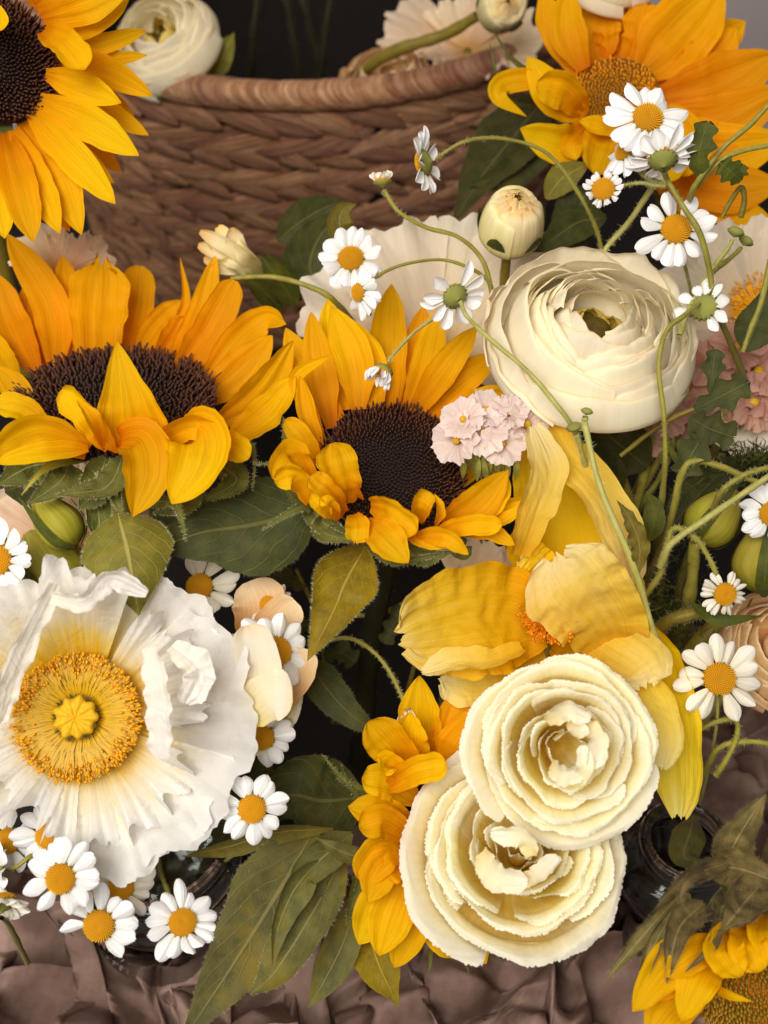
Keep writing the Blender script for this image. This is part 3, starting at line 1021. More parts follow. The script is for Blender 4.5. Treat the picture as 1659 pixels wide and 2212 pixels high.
blade(B, 'leaf', [(255, 1110, .450), (278, 1200, .443), (300, 1330, .44)], 104, M['leaf_olive'], pr='leaf', cup=-.45, fuzz=700, nt=26, saw=.015, wav=.04, sd=11)
blade(B, 'leaf', [(690, 1090, .475), (560, 1130, .468), (440, 1150, .465), (320, 1190, .462)], 112, M['leaf_dark'], pr='leaf', cup=-.4, fuzz=600, nt=26, saw=.012, wav=.05, sd=12, roll=12)
tube(B, 'stem', [tuple(x) for x in (FB.o - FB.Z * .02, P(250, 1100, .50), P(240, 1260, .53), P(300, 1600, .58))], .008, M['stem'], world_pts=True, fuzz=900)

# ---- C: centre
Cc = sunflower('sunflower with a round black disk and crumpled front petals in the middle', P(860, 1600, .66))
FC = Frame(848, 1012, .485, (.06, .46, .88))
RC = 158 * px(.485)
dome(Cc, 'disk', FC, RC * 1.0, .10, M['disk_dark'], under=.04)
florets(Cc, 'florets', FC, RC, 1150, .019, lambda q: .04 + .09 * np.clip((q - .4) / .6, 0, 1) ** 1.2, M['floret_dark'], curl=.5, lean=.2, hdome=.10)
petals(Cc, 'sun_petal', [
    ([(735, 905, .50), (660, 800, .51), (617, 708, .51)], 32),
    ([(716, 925, .50), (690, 800, .50), (672, 674, .505)], 36, dict(cup=.5)),
    ([(750, 885, .505), (725, 770, .515), (708, 646, .515)], 40),
    ([(775, 885, .50), (765, 780, .50), (716, 660, .50)], 46, dict(cup=.6)),
    ([(815, 885, .50), (800, 790, .507), (760, 690, .505)], 38),
    ([(845, 885, .503), (838, 760, .515), (846, 614, .518)], 46, dict(cup=.6)),
    ([(862, 885, .505), (895, 780, .52), (916, 660, .525)], 38, dict(mat='sun_orange')),
    ([(880, 888, .50), (920, 790, .51), (950, 655, .515)], 36),
    ([(895, 895, .497), (950, 810, .503), (1030, 705, .505)], 36, dict(cup=.6)),
    ([(915, 905, .50), (985, 830, .51), (1076, 765, .515)], 38, dict(mat='sun_orange')),
    ([(945, 925, .50), (1020, 880, .51), (1110, 845, .515)], 40, dict(mat='sun_orange')),
    ([(965, 945, .505), (1040, 920, .52), (1110, 890, .525)], 36, dict(mat='sun_orange')),
    ([(700, 960, .49), (670, 890, .488), (640, 815, .485), (712, 768, .478)], 20, dict(cup=.8)),
    ([(694, 985, .487), (665, 900, .483), (648, 812, .48)], 25, dict(cup=.9)),
    ([(690, 1000, .483), (655, 950, .476), (618, 905, .475)], 26, dict(cup=.7, pr='blunt')),
    ([(985, 975, .49), (1010, 1010, .492), (985, 1060, .487)], 28, dict(cup=.8)),
], ruf=.06, wav=.05, pleat=.04, cup=.45)
petals(Cc, 'sun_petal', [
    ([(748, 1090, .455), (735, 1030, .443), (715, 958, .44)], 48, dict(pr='blunt', cup=.6, roll=15)),
    ([(690, 1075, .46), (640, 1000, .45), (625, 990, .445), (592, 1036, .44)], 42, dict(pr='blunt', cup=.9)),
    ([(672, 1085, .45), (640, 1030, .44), (592, 1036, .438)], 32, dict(pr='blunt', cup=1.0, roll=-20)),
    ([(745, 1110, .45), (705, 1060, .438), (668, 1030, .436)], 30, dict(pr='blunt', cup=.9, roll=20)),
    ([(735, 1120, .445), (700, 1095, .435), (672, 1065, .433)], 26, dict(pr='blunt', cup=1.6, roll=-30)),
    ([(730, 1125, .442), (712, 1090, .432), (690, 1090, .43)], 22, dict(pr='blunt', cup=1.4, roll=40)),
    ([(785, 1080, .455), (765, 1050, .447), (762, 1015, .447)], 11, dict(pr='lance', cup=1.0, mat='sun_orange')),
    ([(765, 1110, .445), (772, 1140, .437), (768, 1172, .437)], 28, dict(pr='blunt', cup=.6, notch=.2)),
    ([(800, 1090, .45), (845, 1105, .438), (900, 1150, .434)], 38, dict(pr='blunt', cup=1.0, roll=25)),
    ([(790, 1125, .445), (835, 1165, .433), (882, 1216, .432)], 40, dict(pr='sun', cup=.5, roll=-10)),
    ([(905, 1130, .452), (912, 1090, .442), (928, 1062, .442)], 34, dict(pr='round', cup=1.5)),
    ([(940, 1140, .448), (950, 1100, .44), (938, 1066, .44)], 16, dict(pr='lance', cup=1.2, roll=40)),
    ([(955, 1130, .46), (1030, 1090, .45), (1098, 1016, .448)], 42, dict(cup=.5, roll=12)),
    ([(1000, 1130, .46), (1070, 1085, .452), (1097, 1030, .455)], 26, dict(cup=.5, roll=-18)),
    ([(1030, 1135, .463), (1090, 1100, .457), (1144, 1082, .456)], 27, dict(cup=.8, roll=22)),
    ([(1030, 1130, .459), (1090, 1120, .452), (1143, 1086, .45)], 16, dict(cup=.6, roll=-22)),
    ([(945, 1150, .45), (1010, 1135, .44), (1084, 1134, .438)], 26, dict(cup=.8, pr='blunt')),
    ([(1000, 1150, .452), (1060, 1150, .445), (1112, 1178, .444)], 20, dict(cup=.6)),
    ([(890, 1160, .446), (960, 1160, .434), (1012, 1198, .434)], 24, dict(cup=.8, roll=15)),
    ([(870, 1155, .448), (930, 1172, .44), (985, 1176, .438)], 18, dict(cup=.6, roll=-20)),
], ruf=.09, wav=.07, pleat=.04, cup=.7)
petals(Cc, 'sepal', [
    ([(700, 1100, .462), (650, 1095, .45), (565, 1145, .442)], 17, dict(pr='spike', fuzz=260)),
    ([(690, 1060, .47), (640, 1080, .458), (590, 1010, .452), (545, 1000, .45)], 12, dict(pr='spike', fuzz=160)),
    ([(720, 1110, .458), (700, 1150, .446), (780, 1170, .44)], 26, dict(pr='leaf', fuzz=300)),
    ([(660, 1080, .462), (700, 1130, .45), (760, 1160, .444)], 30, dict(pr='leaf', fuzz=360)),
    ([(780, 1140, .46), (850, 1210, .447), (960, 1195, .444)], 22, dict(pr='spike', fuzz=260)),
    ([(850, 1170, .458), (910, 1205, .448), (985, 1190, .446)], 22, dict(pr='leaf', fuzz=260)),
    ([(970, 1150, .468), (1000, 1190, .46), (1020, 1180, .458)], 26, dict(pr='leaf', fuzz=200)),
    ([(650, 1010, .48), (618, 960, .48), (612, 900, .485)], 12, dict(pr='spike', fuzz=120)),
], name='sepal', cup=.8, wav=.08, ruf=.1)
lathe(Cc, 'receptacle', FC, [(.0005, -.022), (RC * .5, -.018), (RC * .95, -.008), (RC * .9, .0)], M['calyx'], m=30)
blade(Cc, 'leaf', [(790, 1180, .462), (745, 1260, .452), (715, 1330, .448), (664, 1428, .445)], 70, M['leaf_gold'], pr='leaf', cup=.5, fuzz=600, nt=26, wav=.1, twist=30, sd=13)
tube(Cc, 'stem', [tuple(x) for x in (FC.o - FC.Z * .018, P(840, 1200, .52), P(800, 1400, .57), P(780, 1640, .62))], .006, M['stem_dark'], world_pts=True, fuzz=300)

# ---- D: behind the two lisianthus
Dd = sunflower('orange yellow sunflower half hidden behind the two cream lisianthus blooms', P(960, 2050, .56))
FD = Frame(960, 1770, .475, (.0, .25, .96))
RD = 150 * px(.475)
dome(Dd, 'disk', FD, RD, .12, M['disk_dark'], under=.04)
florets(Dd, 'florets', FD, RD, 800, .024, lambda q: .05 + .1 * q, M['floret_dark'], curl=.5, lean=.3)
petals(Dd, 'sun_petal', [
    ([(915, 1640, .475), (905, 1560, .468), (906, 1460, .468)], 50, dict(cup=.6)),
    ([(915, 1660, .465), (885, 1600, .455), (886, 1538, .453)], 42, dict(cup=.7)),
    ([(955, 1640, .472), (975, 1570, .468), (1000, 1490, .47)], 44, dict(mat='sun_orange')),
    ([(960, 1650, .468), (985, 1600, .462), (1040, 1530, .462)], 40, dict(mat='sun_orange')),
    ([(900, 1690, .463), (850, 1620, .45), (795, 1560, .446)], 50, dict(cup=.9, pr='blunt')),
    ([(880, 1690, .455), (840, 1650, .445), (825, 1660, .44)], 34, dict(cup=1.2, pr='blunt')),
    ([(840, 1700, .452), (900, 1665, .442), (966, 1652, .44)], 36, dict(cup=.9, pr='blunt')),
    ([(900, 1730, .462), (840, 1690, .452), (782, 1682, .448)], 40, dict(cup=.8, pr='blunt')),
    ([(890, 1780, .46), (820, 1755, .45), (752, 1742, .447)], 42, dict(cup=.7)),
    ([(885, 1810, .457), (830, 1775, .446), (775, 1785, .443)], 40, dict(cup=1.0, pr='blunt')),
    ([(885, 1830, .46), (830, 1840, .45), (775, 1900, .45)], 46, dict(cup=.9, pr='blunt')),
    ([(880, 1850, .458), (825, 1880, .447), (795, 1950, .446)], 44, dict(cup=.7)),
    ([(890, 1870, .462), (850, 1960, .452), (818, 2064, .45)], 54, dict(cup=.5)),
    ([(890, 1860, .47), (815, 1960, .462), (775, 2040, .462)], 46),
    ([(905, 1890, .466), (890, 1990, .457), (852, 2090, .457)], 46, dict(cup=.5)),
    ([(930, 1900, .468), (955, 2000, .46), (985, 2070, .46)], 52),
    ([(960, 1900, .47), (1000, 2000, .463), (1050, 2082, .464)], 46, dict(mat='sun_orange')),
    ([(1000, 1900, .475), (1080, 1990, .47), (1120, 2050, .47)], 46),
    ([(1100, 1780, .475), (1180, 1800, .475), (1260, 1820, .475)], 40),
    ([(1080, 1700, .475), (1160, 1680, .475), (1240, 1650, .475)], 40),
], ruf=.08, wav=.06, pleat=.045, cup=.5)
petals(Dd, 'sepal', [
    ([(830, 1720, .47), (750, 1690, .462), (694, 1628, .458)], 12, dict(pr='spike', fuzz=100)),
    ([(830, 1740, .47), (770, 1720, .462), (735, 1650, .46)], 8, dict(pr='spike', fuzz=60)),
    ([(800, 1860, .462), (740, 1840, .455), (682, 1810, .452)], 24, dict(pr='leaf', mat='leaf_grey')),
    ([(780, 1880, .47), (760, 1950, .465), (750, 2000, .46)], 16, dict(pr='spike', fuzz=60)),
    ([(800, 1860, .472), (775, 1930, .466), (745, 1990, .462)], 18, dict(pr='spike', fuzz=60)),
    ([(930, 2050, .47), (928, 2090, .465), (916, 2110, .463)], 6, dict(pr='spike')),
    ([(985, 2050, .47), (1005, 2080, .465), (1015, 2110, .463)], 6, dict(pr='spike')),
    ([(1040, 2060, .47), (1058, 2070, .468), (1072, 2080, .466)], 6, dict(pr='spike')),
], name='sepal', cup=.8, wav=.08)
tube(Dd, 'stem', [tuple(x) for x in (FD.o - FD.Z * .01, P(960, 1850, .52), P(940, 2000, .55))], .006, M['stem_olive'], world_pts=True)

# ---- E: top right, orange disk
E = sunflower('big orange sunflower with an orange disk in the upper right behind the daisies', P(1400, 900, .72))
FE = Frame(1318, 208, .585, (-.25, .30, .92))
RE = 98 * px(.585)
cup(E, 'disk', FE, RE, [(.01, -.30), (.4, -.27), (.8, -.18), (1.05, -.05)], 0, math.pi, M['disk_olive'], na=40, nr=12)
florets(E, 'florets', FE, RE, 560, .027, lambda q: .06 + .09 * q ** 2, M['floret_orange'], curl=.3, lean=-.3, hdome=-.25, dip=0)
petals(E, 'sun_orange', [
    ([(1250, 160, .595), (1200, 70, .60), (1168, -20, .60)], 34),
    ([(1262, 150, .59), (1225, 60, .585), (1228, -25, .585)], 40, dict(mat='sun_petal', cup=.5)),
    ([(1290, 140, .60), (1280, 80, .605), (1288, 20, .605)], 64, dict(pr='blunt', cup=.5)),
    ([(1330, 140, .60), (1345, 80, .605), (1345, -20, .61)], 66, dict(pr='blunt')),
    ([(1360, 145, .595), (1390, 80, .595), (1400, 10, .595)], 50, dict(pr='blunt', ruf=.12)),
    ([(1385, 160, .592), (1470, 70, .588), (1558, -30, .585)], 84, dict(pr='sun', cup=.4)),
    ([(1420, 150, .605), (1490, 60, .61), (1500, -60, .61)], 70),
    ([(1430, 200, .60), (1530, 110, .605), (1610, 46, .605)], 46),
    ([(1410, 190, .597), (1510, 150, .595), (1590, 60, .592)], 60, dict(cup=.5)),
    ([(1420, 215, .59), (1540, 190, .585), (1680, 118, .58)], 68, dict(cup=.4)),
    ([(1420, 245, .588), (1540, 270, .582), (1700, 190, .575)], 66, dict(cup=.4)),
    ([(1420, 270, .592), (1540, 330, .585), (1700, 300, .578)], 66),
    ([(1400, 290, .595), (1530, 400, .585), (1690, 400, .575)], 58),
    ([(1420, 320, .60), (1530, 430, .59), (1680, 490, .58)], 40),
    ([(1400, 320, .605), (1480, 420, .60), (1590, 470, .595)], 40),
    ([(1390, 270, .58), (1470, 290, .565), (1485, 380, .56)], 56, dict(mat='sun_petal', cup=.7, pr='blunt')),
    ([(1370, 285, .58), (1440, 340, .562), (1430, 400, .558)], 46, dict(mat='sun_petal', cup=.6)),
    ([(1330, 270, .572), (1320, 300, .558), (1285, 375, .553)], 62, dict(mat='sun_petal', cup=.8, pr='blunt')),
    ([(1350, 260, .57), (1310, 275, .556), (1250, 262, .552)], 30, dict(mat='sun_petal', cup=.8, roll=30)),
    ([(1265, 250, .572), (1200, 210, .562), (1138, 122, .56)], 42, dict(mat='sun_petal', cup=.7)),
    ([(1260, 240, .57), (1220, 200, .555), (1160, 180, .55)], 42, dict(mat='sun_petal', cup=.9, pr='blunt')),
    ([(1270, 280, .572), (1215, 310, .56), (1124, 277, .555)], 44, dict(mat='sun_petal', cup=.5, roll=-15)),
    ([(1272, 270, .57), (1240, 310, .56), (1244, 346, .558)], 30, dict(cup=.8, mat='sun_petal')),
    ([(1245, 225, .575), (1160, 175, .565), (1090, 180, .562), (1080, 212, .56), (1138, 252, .565)], 28, dict(pr='lance', cup=.7, mat='sun_petal')),
], ruf=.06, wav=.06, pleat=.035, cup=.45)
petals(E, 'sepal', [
    ([(1200, 170, .60), (1120, 140, .59), (1060, 60, .585)], 10, dict(pr='spike')),
    ([(1160, 190, .60), (1080, 170, .585), (1057, 90, .583)], 12, dict(pr='spike', roll=30)),
    ([(1180, 230, .60), (1110, 220, .585), (1066, 180, .58)], 8, dict(pr='spike')),
], name='sepal', cup=.8)
tube(E, 'stem', [tuple(x) for x in (FE.o - FE.Z * .012, P(1420, 330, .66), P(1460, 600, .72), P(1440, 900, .78))], .008, M['stem_olive'], world_pts=True)
blade(E, 'leaf', [(1190, 200, .615), (1110, 290, .61), (1040, 380, .605), (975, 488, .60)], 72, M['leaf_dark'], pr='leaf', cup=.5, nt=24, wav=.06, fuzz=300, sd=21, roll=20)
blade(E, 'leaf', [(1195, 230, .618), (1150, 330, .61), (1090, 380, .605), (1010, 400, .60)], 46, M['leaf_dark'], pr='leaf', cup=.4, nt=20, wav=.08, sd=22)

# ---- F: bottom right corner, drooping
Ff = sunflower('drooping sunflower with dark curled sepals in the lower right corner', P(1660, 1880, .50))
FF = Frame(1690, 2150, .435, (-.15, -.35, .92))
RF = 175 * px(.435)
dome(Ff, 'disk', FF, RF, .25, M['anther_deep'], under=.1)
florets(Ff, 'florets', FF, RF, 900, .026, lambda q: .04 + .05 * q, M['floret_olive'], curl=.2, lean=.2, hdome=.22)
petals(Ff, 'sun_petal', [
    ([(1545, 2030, .435), (1450, 2080, .418), (1366, 2185, .41)], 48, dict(cup=.6)),
    ([(1555, 2040, .432), (1510, 2110, .412), (1472, 2205, .405)], 46, dict(cup=.5)),
    ([(1560, 2040, .43), (1500, 2060, .414), (1436, 2110, .41)], 40, dict(cup=.8)),
    ([(1590, 2010, .43), (1565, 2050, .41), (1600, 2110, .40)], 46, dict(pr='blunt', cup=.8, ruf=.12)),
    ([(1620, 1990, .43), (1615, 2040, .408), (1640, 2100, .40)], 44, dict(pr='blunt', cup=.8, ruf=.12)),
    ([(1660, 1975, .43), (1660, 2020, .407), (1680, 2080, .40)], 46, dict(pr='blunt', cup=.8)),
    ([(1530, 2125, .42), (1570, 2148, .402), (1626, 2164, .396)], 11, dict(pr='lance', cup=.9)),
    ([(1560, 2080, .433), (1450, 2180, .42), (1400, 2250, .415)], 46),
    ([(1560, 2060, .437), (1470, 2100, .424), (1400, 2160, .42)], 42, dict(mat='sun_orange')),
], ruf=.07, wav=.06, pleat=.04)
petals(Ff, 'sepal_dark', [
    ([(1560, 1880, .45), (1600, 1800, .44), (1655, 1715, .435)], 52, dict(pr='leaf', cup=1.16, fuzz=400)),
    ([(1540, 1870, .445), (1610, 1880, .43), (1700, 1915, .425)], 50, dict(pr='leaf', cup=1.01, fuzz=400)),
    ([(1580, 1860, .44), (1500, 1890, .425), (1424, 1945, .42)], 32, dict(pr='leaf', cup=1.59, fuzz=400)),
    ([(1530, 1880, .43), (1490, 1900, .415), (1470, 1940, .41), (1484, 1972, .41)], 18, dict(pr='spike', cup=1.45, fuzz=240)),
    ([(1470, 1930, .44), (1390, 2020, .425), (1305, 2122, .42)], 30, dict(pr='lance', cup=1.89, fuzz=440)),
    ([(1480, 1930, .435), (1415, 2040, .42), (1372, 2165, .418)], 30, dict(pr='lance', cup=1.89, fuzz=440)),
    ([(1520, 1950, .43), (1465, 2010, .415), (1440, 2125, .41)], 44, dict(pr='leaf', cup=1.45, fuzz=440)),
    ([(1560, 1960, .43), (1540, 2040, .413), (1480, 2100, .405)], 26, dict(pr='spike', cup=1.45, fuzz=240)),
    ([(1650, 1900, .44), (1600, 1960, .42), (1560, 2010, .415)], 62, dict(pr='leaf', cup=1.45, fuzz=440)),
    ([(1490, 1930, .45), (1430, 1990, .44), (1390, 2070, .435)], 40, dict(pr='leaf', cup=1.30, fuzz=320)),
    ([(1600, 1920, .445), (1560, 1960, .43), (1500, 1990, .42)], 60, dict(pr='leaf', cup=1.74, fuzz=320)),
], name='sepal', wav=.14, ruf=.16, crs=.05)
tube(Ff, 'stem', [tuple(x) for x in (FF.o - FF.Z * .02, P(1660, 1950, .47), P(1700, 1800, .52), P(1720, 1700, .60))], .008, M['sepal_dark'], world_pts=True, fuzz=200)
# ================================================================== poppies
D2R = math.pi / 180


def anthers(parent, name, F, L, n, r0, r1, z0, size, mat, zj=.03):
    """the pollen heads of a poppy, a ring of small grains"""
    vs, fs = [], []
    oct_f = [(0, 2, 4), (2, 1, 4), (1, 3, 4), (3, 0, 4), (2, 0, 5), (1, 2, 5), (3, 1, 5), (0, 3, 5)]
    for i in range(n):
        th = RNG.random() * 6.283
        r = r0 + (r1 - r0) * RNG.random() ** .7
        c = np.array([r * math.cos(th), r * math.sin(th), z0 + (r - r0) * .25 + RNG.normal(0, zj)])
        o = np.array([math.cos(th), math.sin(th), RNG.normal(0, .5)])
        o /= np.linalg.norm(o)
        t = np.cross([0, 0, 1.0], o)
        t /= np.linalg.norm(t)
        b = np.cross(o, t)
        s = size * (.7 + .6 * RNG.random())
        k = len(vs)
        vs += [c + o * s * 1.5, c - o * s * 1.5, c + t * s * .7, c - t * s * .7, c + b * s * .7, c - b * s * .7]
        fs += [(k + a, k + b_, k + c_) for a, b_, c_ in oct_f]
    mesh_obj(name, parent, F.w(np.array(vs) * L), np.array(fs), M[mat], kind='stuff')


def filaments(parent, F, L, n, r0, r1, z0, z1, w, mat):
    vs, fs, uv = [], [], []
    for i in range(n):
        th = RNG.random() * 6.283
        r = r1 * (.85 + .25 * RNG.random())
        dth = RNG.normal(0, .05)
        t = np.array([-math.sin(th), math.cos(th), 0])
        k = len(vs)
        for q in (0, .5, 1):
            rr = r0 + (r - r0) * q
            c = np.array([rr * math.cos(th + dth * q), rr * math.sin(th + dth * q), z0 + (z1 - z0) * q + .05 * math.sin(q * 3.1) + RNG.normal(0, .008)])
            vs += [c - t * w, c + t * w]
            uv += [(0, q), (1, q)]
        fs += [(k, k + 1, k + 3, k + 2), (k + 2, k + 3, k + 5, k + 4)]
    mesh_obj('filaments', parent, F.w(np.array(vs) * L), np.array(fs), M[mat], uv=np.array(uv), kind='stuff')


def to_ground(F_o, dx=0, dy=.04, z=.03, back=None):
    o = np.array(F_o)
    b = np.array(back) if back is not None else np.array([0, 0, -1.0])
    p1 = o + b * .03
    p3 = np.array([o[0] + dx, o[1] + dy, z])
    p2 = p1 * .45 + p3 * .55 + np.array([0, .01, -.01])
    return [tuple(o), tuple(p1), tuple(p2), tuple(p3)]


# ---- the large white poppy
W = thing('poppy', 'large white ruffled poppy with a yellow centre in the lower left', 'poppy', P(180, 1700, .52))
FW = Frame(176, 1546, .440, (.03, .10, .99))
LW = 342 * px(.44)
pw = M['poppy_white']
K = dict(na=90, nr=30, crum=.012, cf=2.2, ruf=.04, k=3.2, fr=.008, rp=5, low=.35, crs=.035, cfu=2.6)
cup(W, 'petal', FW, LW, [(.06, -.06), (.4, -.03), (.75, .0), (1.10, .03)], -12 * D2R, 58 * D2R, pw, tr=.12, sd=1, **K)
cup(W, 'petal', FW, LW, [(.06, -.07), (.4, -.05), (.75, -.05), (1.02, -.04)], 52 * D2R, 50 * D2R, pw, tr=.12, sd=2, **K)
cup(W, 'petal', FW, LW, [(.06, -.06), (.4, -.03), (.75, .0), (1.05, .02)], -58 * D2R, 43 * D2R, pw, tr=.10, sd=3, **K)
cup(W, 'petal', FW, LW, [(.06, -.07), (.4, -.05), (.75, -.02), (.92, .0)], 188 * D2R, 48 * D2R, pw, tr=.12, sd=4, **K)
K2 = dict(na=90, nr=30, crum=.015, cf=2.4, ruf=.072, k=4.6, fr=.008, rp=3.4, low=.3, crs=.04, cfu=2.6)
cup(W, 'petal', FW, LW, [(.06, -.02), (.35, .03), (.6, .16), (.80, .30), (.92, .32)], 122 * D2R, 56 * D2R, pw, tr=.10, sd=5, **K2)
cup(W, 'petal', FW, LW, [(.06, -.02), (.35, .0), (.5, .04), (.66, .08)], 224 * D2R, 46 * D2R, pw, tr=.10, sd=6, **K2)
cup(W, 'petal', FW, LW, [(.06, -.02), (.35, .02), (.6, .09), (.8, .14)], 28 * D2R, 34 * D2R, pw, tr=.15, sd=7, **K2)
cup(W, 'petal', FW, LW, [(.06, -.02), (.35, .0), (.6, .03), (.82, .06)], -62 * D2R, 44 * D2R, pw, tr=.12, sd=8, **K2)
# folded-over rims standing up from the bowl
for pts, hw, roll, s in [([(322, 1398, .415), (340, 1480, .412), (345, 1560, .413), (352, 1640, .418)], 34, 35, 1),
                         ([(120, 1262, .408), (60, 1380, .408), (10, 1500, .41), (-10, 1570, .414)], 30, -30, 2),
                         ([(110, 1290, .406), (180, 1300, .404), (240, 1252, .404), (318, 1282, .408)], 26, 30, 3),
                         ([(370, 1395, .418), (430, 1450, .417), (400, 1520, .42)], 36, -20, 5)]:
    blade(W, 'petal_fold', pts, hw, M['poppy_fold'], pr='wide', roll=roll, cup=.35, ruf=.16, rf=4, wav=.08, crs=.16, cfu=3, nu=18, nt=44, sd=s)
filaments(W, FW, LW, 800, .09, .36, .03, .10, .006, 'filament')
cup(W, 'cup_base', FW, LW, [(.02, -.02), (.2, .0), (.36, .04)], 0, math.pi, M['filament'], na=40, nr=6)
anthers(W, 'anthers', FW, LW, 1000, .26, .40, .10, .0112, 'anther', zj=.035)
ml = 64
th = np.linspace(0, 2 * np.pi, ml, endpoint=False)
star = 1 + .09 * np.cos(th * 9) + .035 * np.sin(th * 2 + 1) + .03 * np.sin(th * 5)
rs = np.array([0.001, .03, .07, .105, .13, .125, .09])
zs = np.array([.15, .165, .165, .16, .145, .12, .03])
V = np.stack([rs[:, None] * np.cos(th) * (1 + (star - 1) * (rs[:, None] > .06)), rs[:, None] * np.sin(th) * (1 + (star - 1) * (rs[:, None] > .06)), zs[:, None] + .007 * np.cos(th * 9) * (rs[:, None] > .02)], -1) * LW
pis = grid_obj('pistil', W, FW.w(V), M['pistil'], wrap=True)
vs, fs = [], []
for i in range(150):
    a = i / 9 * 2 * math.pi + math.pi / 9 + RNG.normal(0, .13)
    c = np.array([math.cos(a), math.sin(a), 0])
    t = np.array([-math.sin(a), math.cos(a), 0])
    r = .118 + .012 * RNG.random()
    b = c * r + np.array([0, 0, .142])
    e = b + (c * .03 + t * RNG.normal(0, .012) + np.array([0, 0, RNG.normal(.004, .008)]))
    k = len(vs)
    vs += [b - t * .0035, b + t * .0035, e]
    fs.append((k, k + 1, k + 2))
mesh_obj('stigma_hairs', pis, FW.w(np.array(vs) * LW), np.array(fs), M['pistil_dark'], kind='stuff', smooth=False)
tube(W, 'stem', to_ground(FW.o - FW.Z * .012, dx=-.0, dy=.03, back=-FW.Z), .003, M['stem'], world_pts=True)

# ---- a second white poppy cut by the left edge
W2 = thing('poppy', 'pale poppy petals at the left edge above the big white poppy', 'poppy', P(-120, 1420, .5))
F2 = Frame(-130, 1460, .475, (.1, .15, .98))
for az, h in ((60, 45), (10, 45), (100, 40)):
    cup(W2, 'petal', F2, 265 * px(.475), [(.06, 0), (.5, .02), (1.0, .1)], az * D2R, h * D2R, M['poppy_pale'], na=44, nr=16, crum=.07, cf=4, ruf=.04, k=4, fr=.01)
tube(W2, 'stem', to_ground(F2.o, dy=.03), .003, M['stem'], world_pts=True)

# ---- yellow poppy
Y = thing('poppy', 'yellow crinkled poppy with upright petals behind the cream lisianthus', 'poppy', P(1200, 1500, .55))
FY = Frame(1185, 1345, .462, (-.1, .4, .9))
LY = 110 * px(.46)
Kw = dict(nu=44, nt=50, ruf=.085, rf=3.2, wav=.06, notch=.10, crs=.085, cfu=2.4)
blade(Y, 'petal', [(1230, 1330, .478), (1235, 1150, .485), (1195, 1000, .482), (1164, 856, .478)], 150, M['poppy_yellow'], pr='tri', cup=.7, sd=31, **Kw)
blade(Y, 'petal_fold', [(1122, 1200, .458), (1150, 1110, .450), (1180, 1020, .452), (1150, 920, .458)], 48, M['poppy_yellow_pale'], pr='wide', cup=.8, roll=25, sd=32, **Kw)
blade(Y, 'petal_fold', [(1168, 862, .470), (1215, 970, .462), (1300, 1075, .456), (1350, 1180, .455), (1368, 1262, .458)], 52, M['poppy_yellow_pale'], pr='wide', cup=.7, roll=-25, sd=33, **Kw)
blade(Y, 'petal', [(1180, 1340, .465), (1080, 1335, .458), (980, 1350, .452), (866, 1378, .450)], 124, M['poppy_yellow'], pr='wide', cup=.55, sd=34, **Kw)
blade(Y, 'petal_fold', [(1130, 1400, .452), (1060, 1425, .445), (980, 1430, .443), (912, 1452, .443)], 34, M['poppy_yellow_pale'], pr='wide', cup=.9, roll=35, sd=35, **Kw)
blade(Y, 'petal', [(1330, 1400, .462), (1300, 1340, .447), (1240, 1260, .440), (1205, 1200, .444)], 112, M['poppy_yellow_pale'], pr='wide', cup=.6, sd=36, roll=-12, **Kw)
blade(Y, 'petal', [(1250, 1360, .47), (1330, 1400, .455), (1385, 1440, .448), (1400, 1480, .446)], 78, M['poppy_yellow_pale'], pr='wide', cup=.9, sd=37, **Kw)
blade(Y, 'petal', [(1340, 1350, .475), (1425, 1430, .468), (1462, 1580, .462), (1468, 1765, .460)], 66, M['poppy_yellow'], pr='wide', cup=.8, sd=38, roll=20, **Kw)
blade(Y, 'petal', [(1340, 1440, .462), (1400, 1500, .452), (1430, 1580, .449), (1425, 1660, .45)], 52, M['poppy_yellow_pale'], pr='wide', cup=1.0, sd=39, **Kw)
blade(Y, 'petal', [(1180, 1420, .475), (1080, 1460, .470), (1000, 1470, .468), (952, 1462, .468)], 60, M['poppy_yellow_pale'], pr='wide', cup=.5, sd=40, **Kw)
blade(Y, 'petal', [(1180, 1430, .478), (1090, 1480, .472), (1020, 1520, .470)], 50, M['poppy_yellow_pale'], pr='wide', cup=.5, sd=41, **Kw)
blade(Y, 'petal', [(1210, 1370, .478), (1290, 1420, .475), (1370, 1400, .47)], 90, M['poppy_yellow'], pr='wide', cup=.5, sd=42, **Kw)
blade(Y, 'petal', [(1300, 1500, .485), (1290, 1400, .482), (1260, 1280, .485), (1230, 1180, .488)], 130, M['poppy_yellow'], pr='wide', cup=.4, sd=43, **Kw)
blade(Y, 'petal', [(1180, 1260, .47), (1150, 1230, .466), (1120, 1215, .464)], 60, M['poppy_yellow'], pr='wide', cup=.4, sd=44, **Kw)
filaments(Y, FY, LY, 120, .05, .5, .0, .35, .012, 'anther_deep')
anthers(Y, 'anthers', FY, LY, 170, .25, .62, .32, .034, 'anther_deep', zj=.12)
tube(Y, 'stem', to_ground(FY.o - FY.Z * .01, dx=.02, dy=.04), .003, M['stem'], world_pts=True)

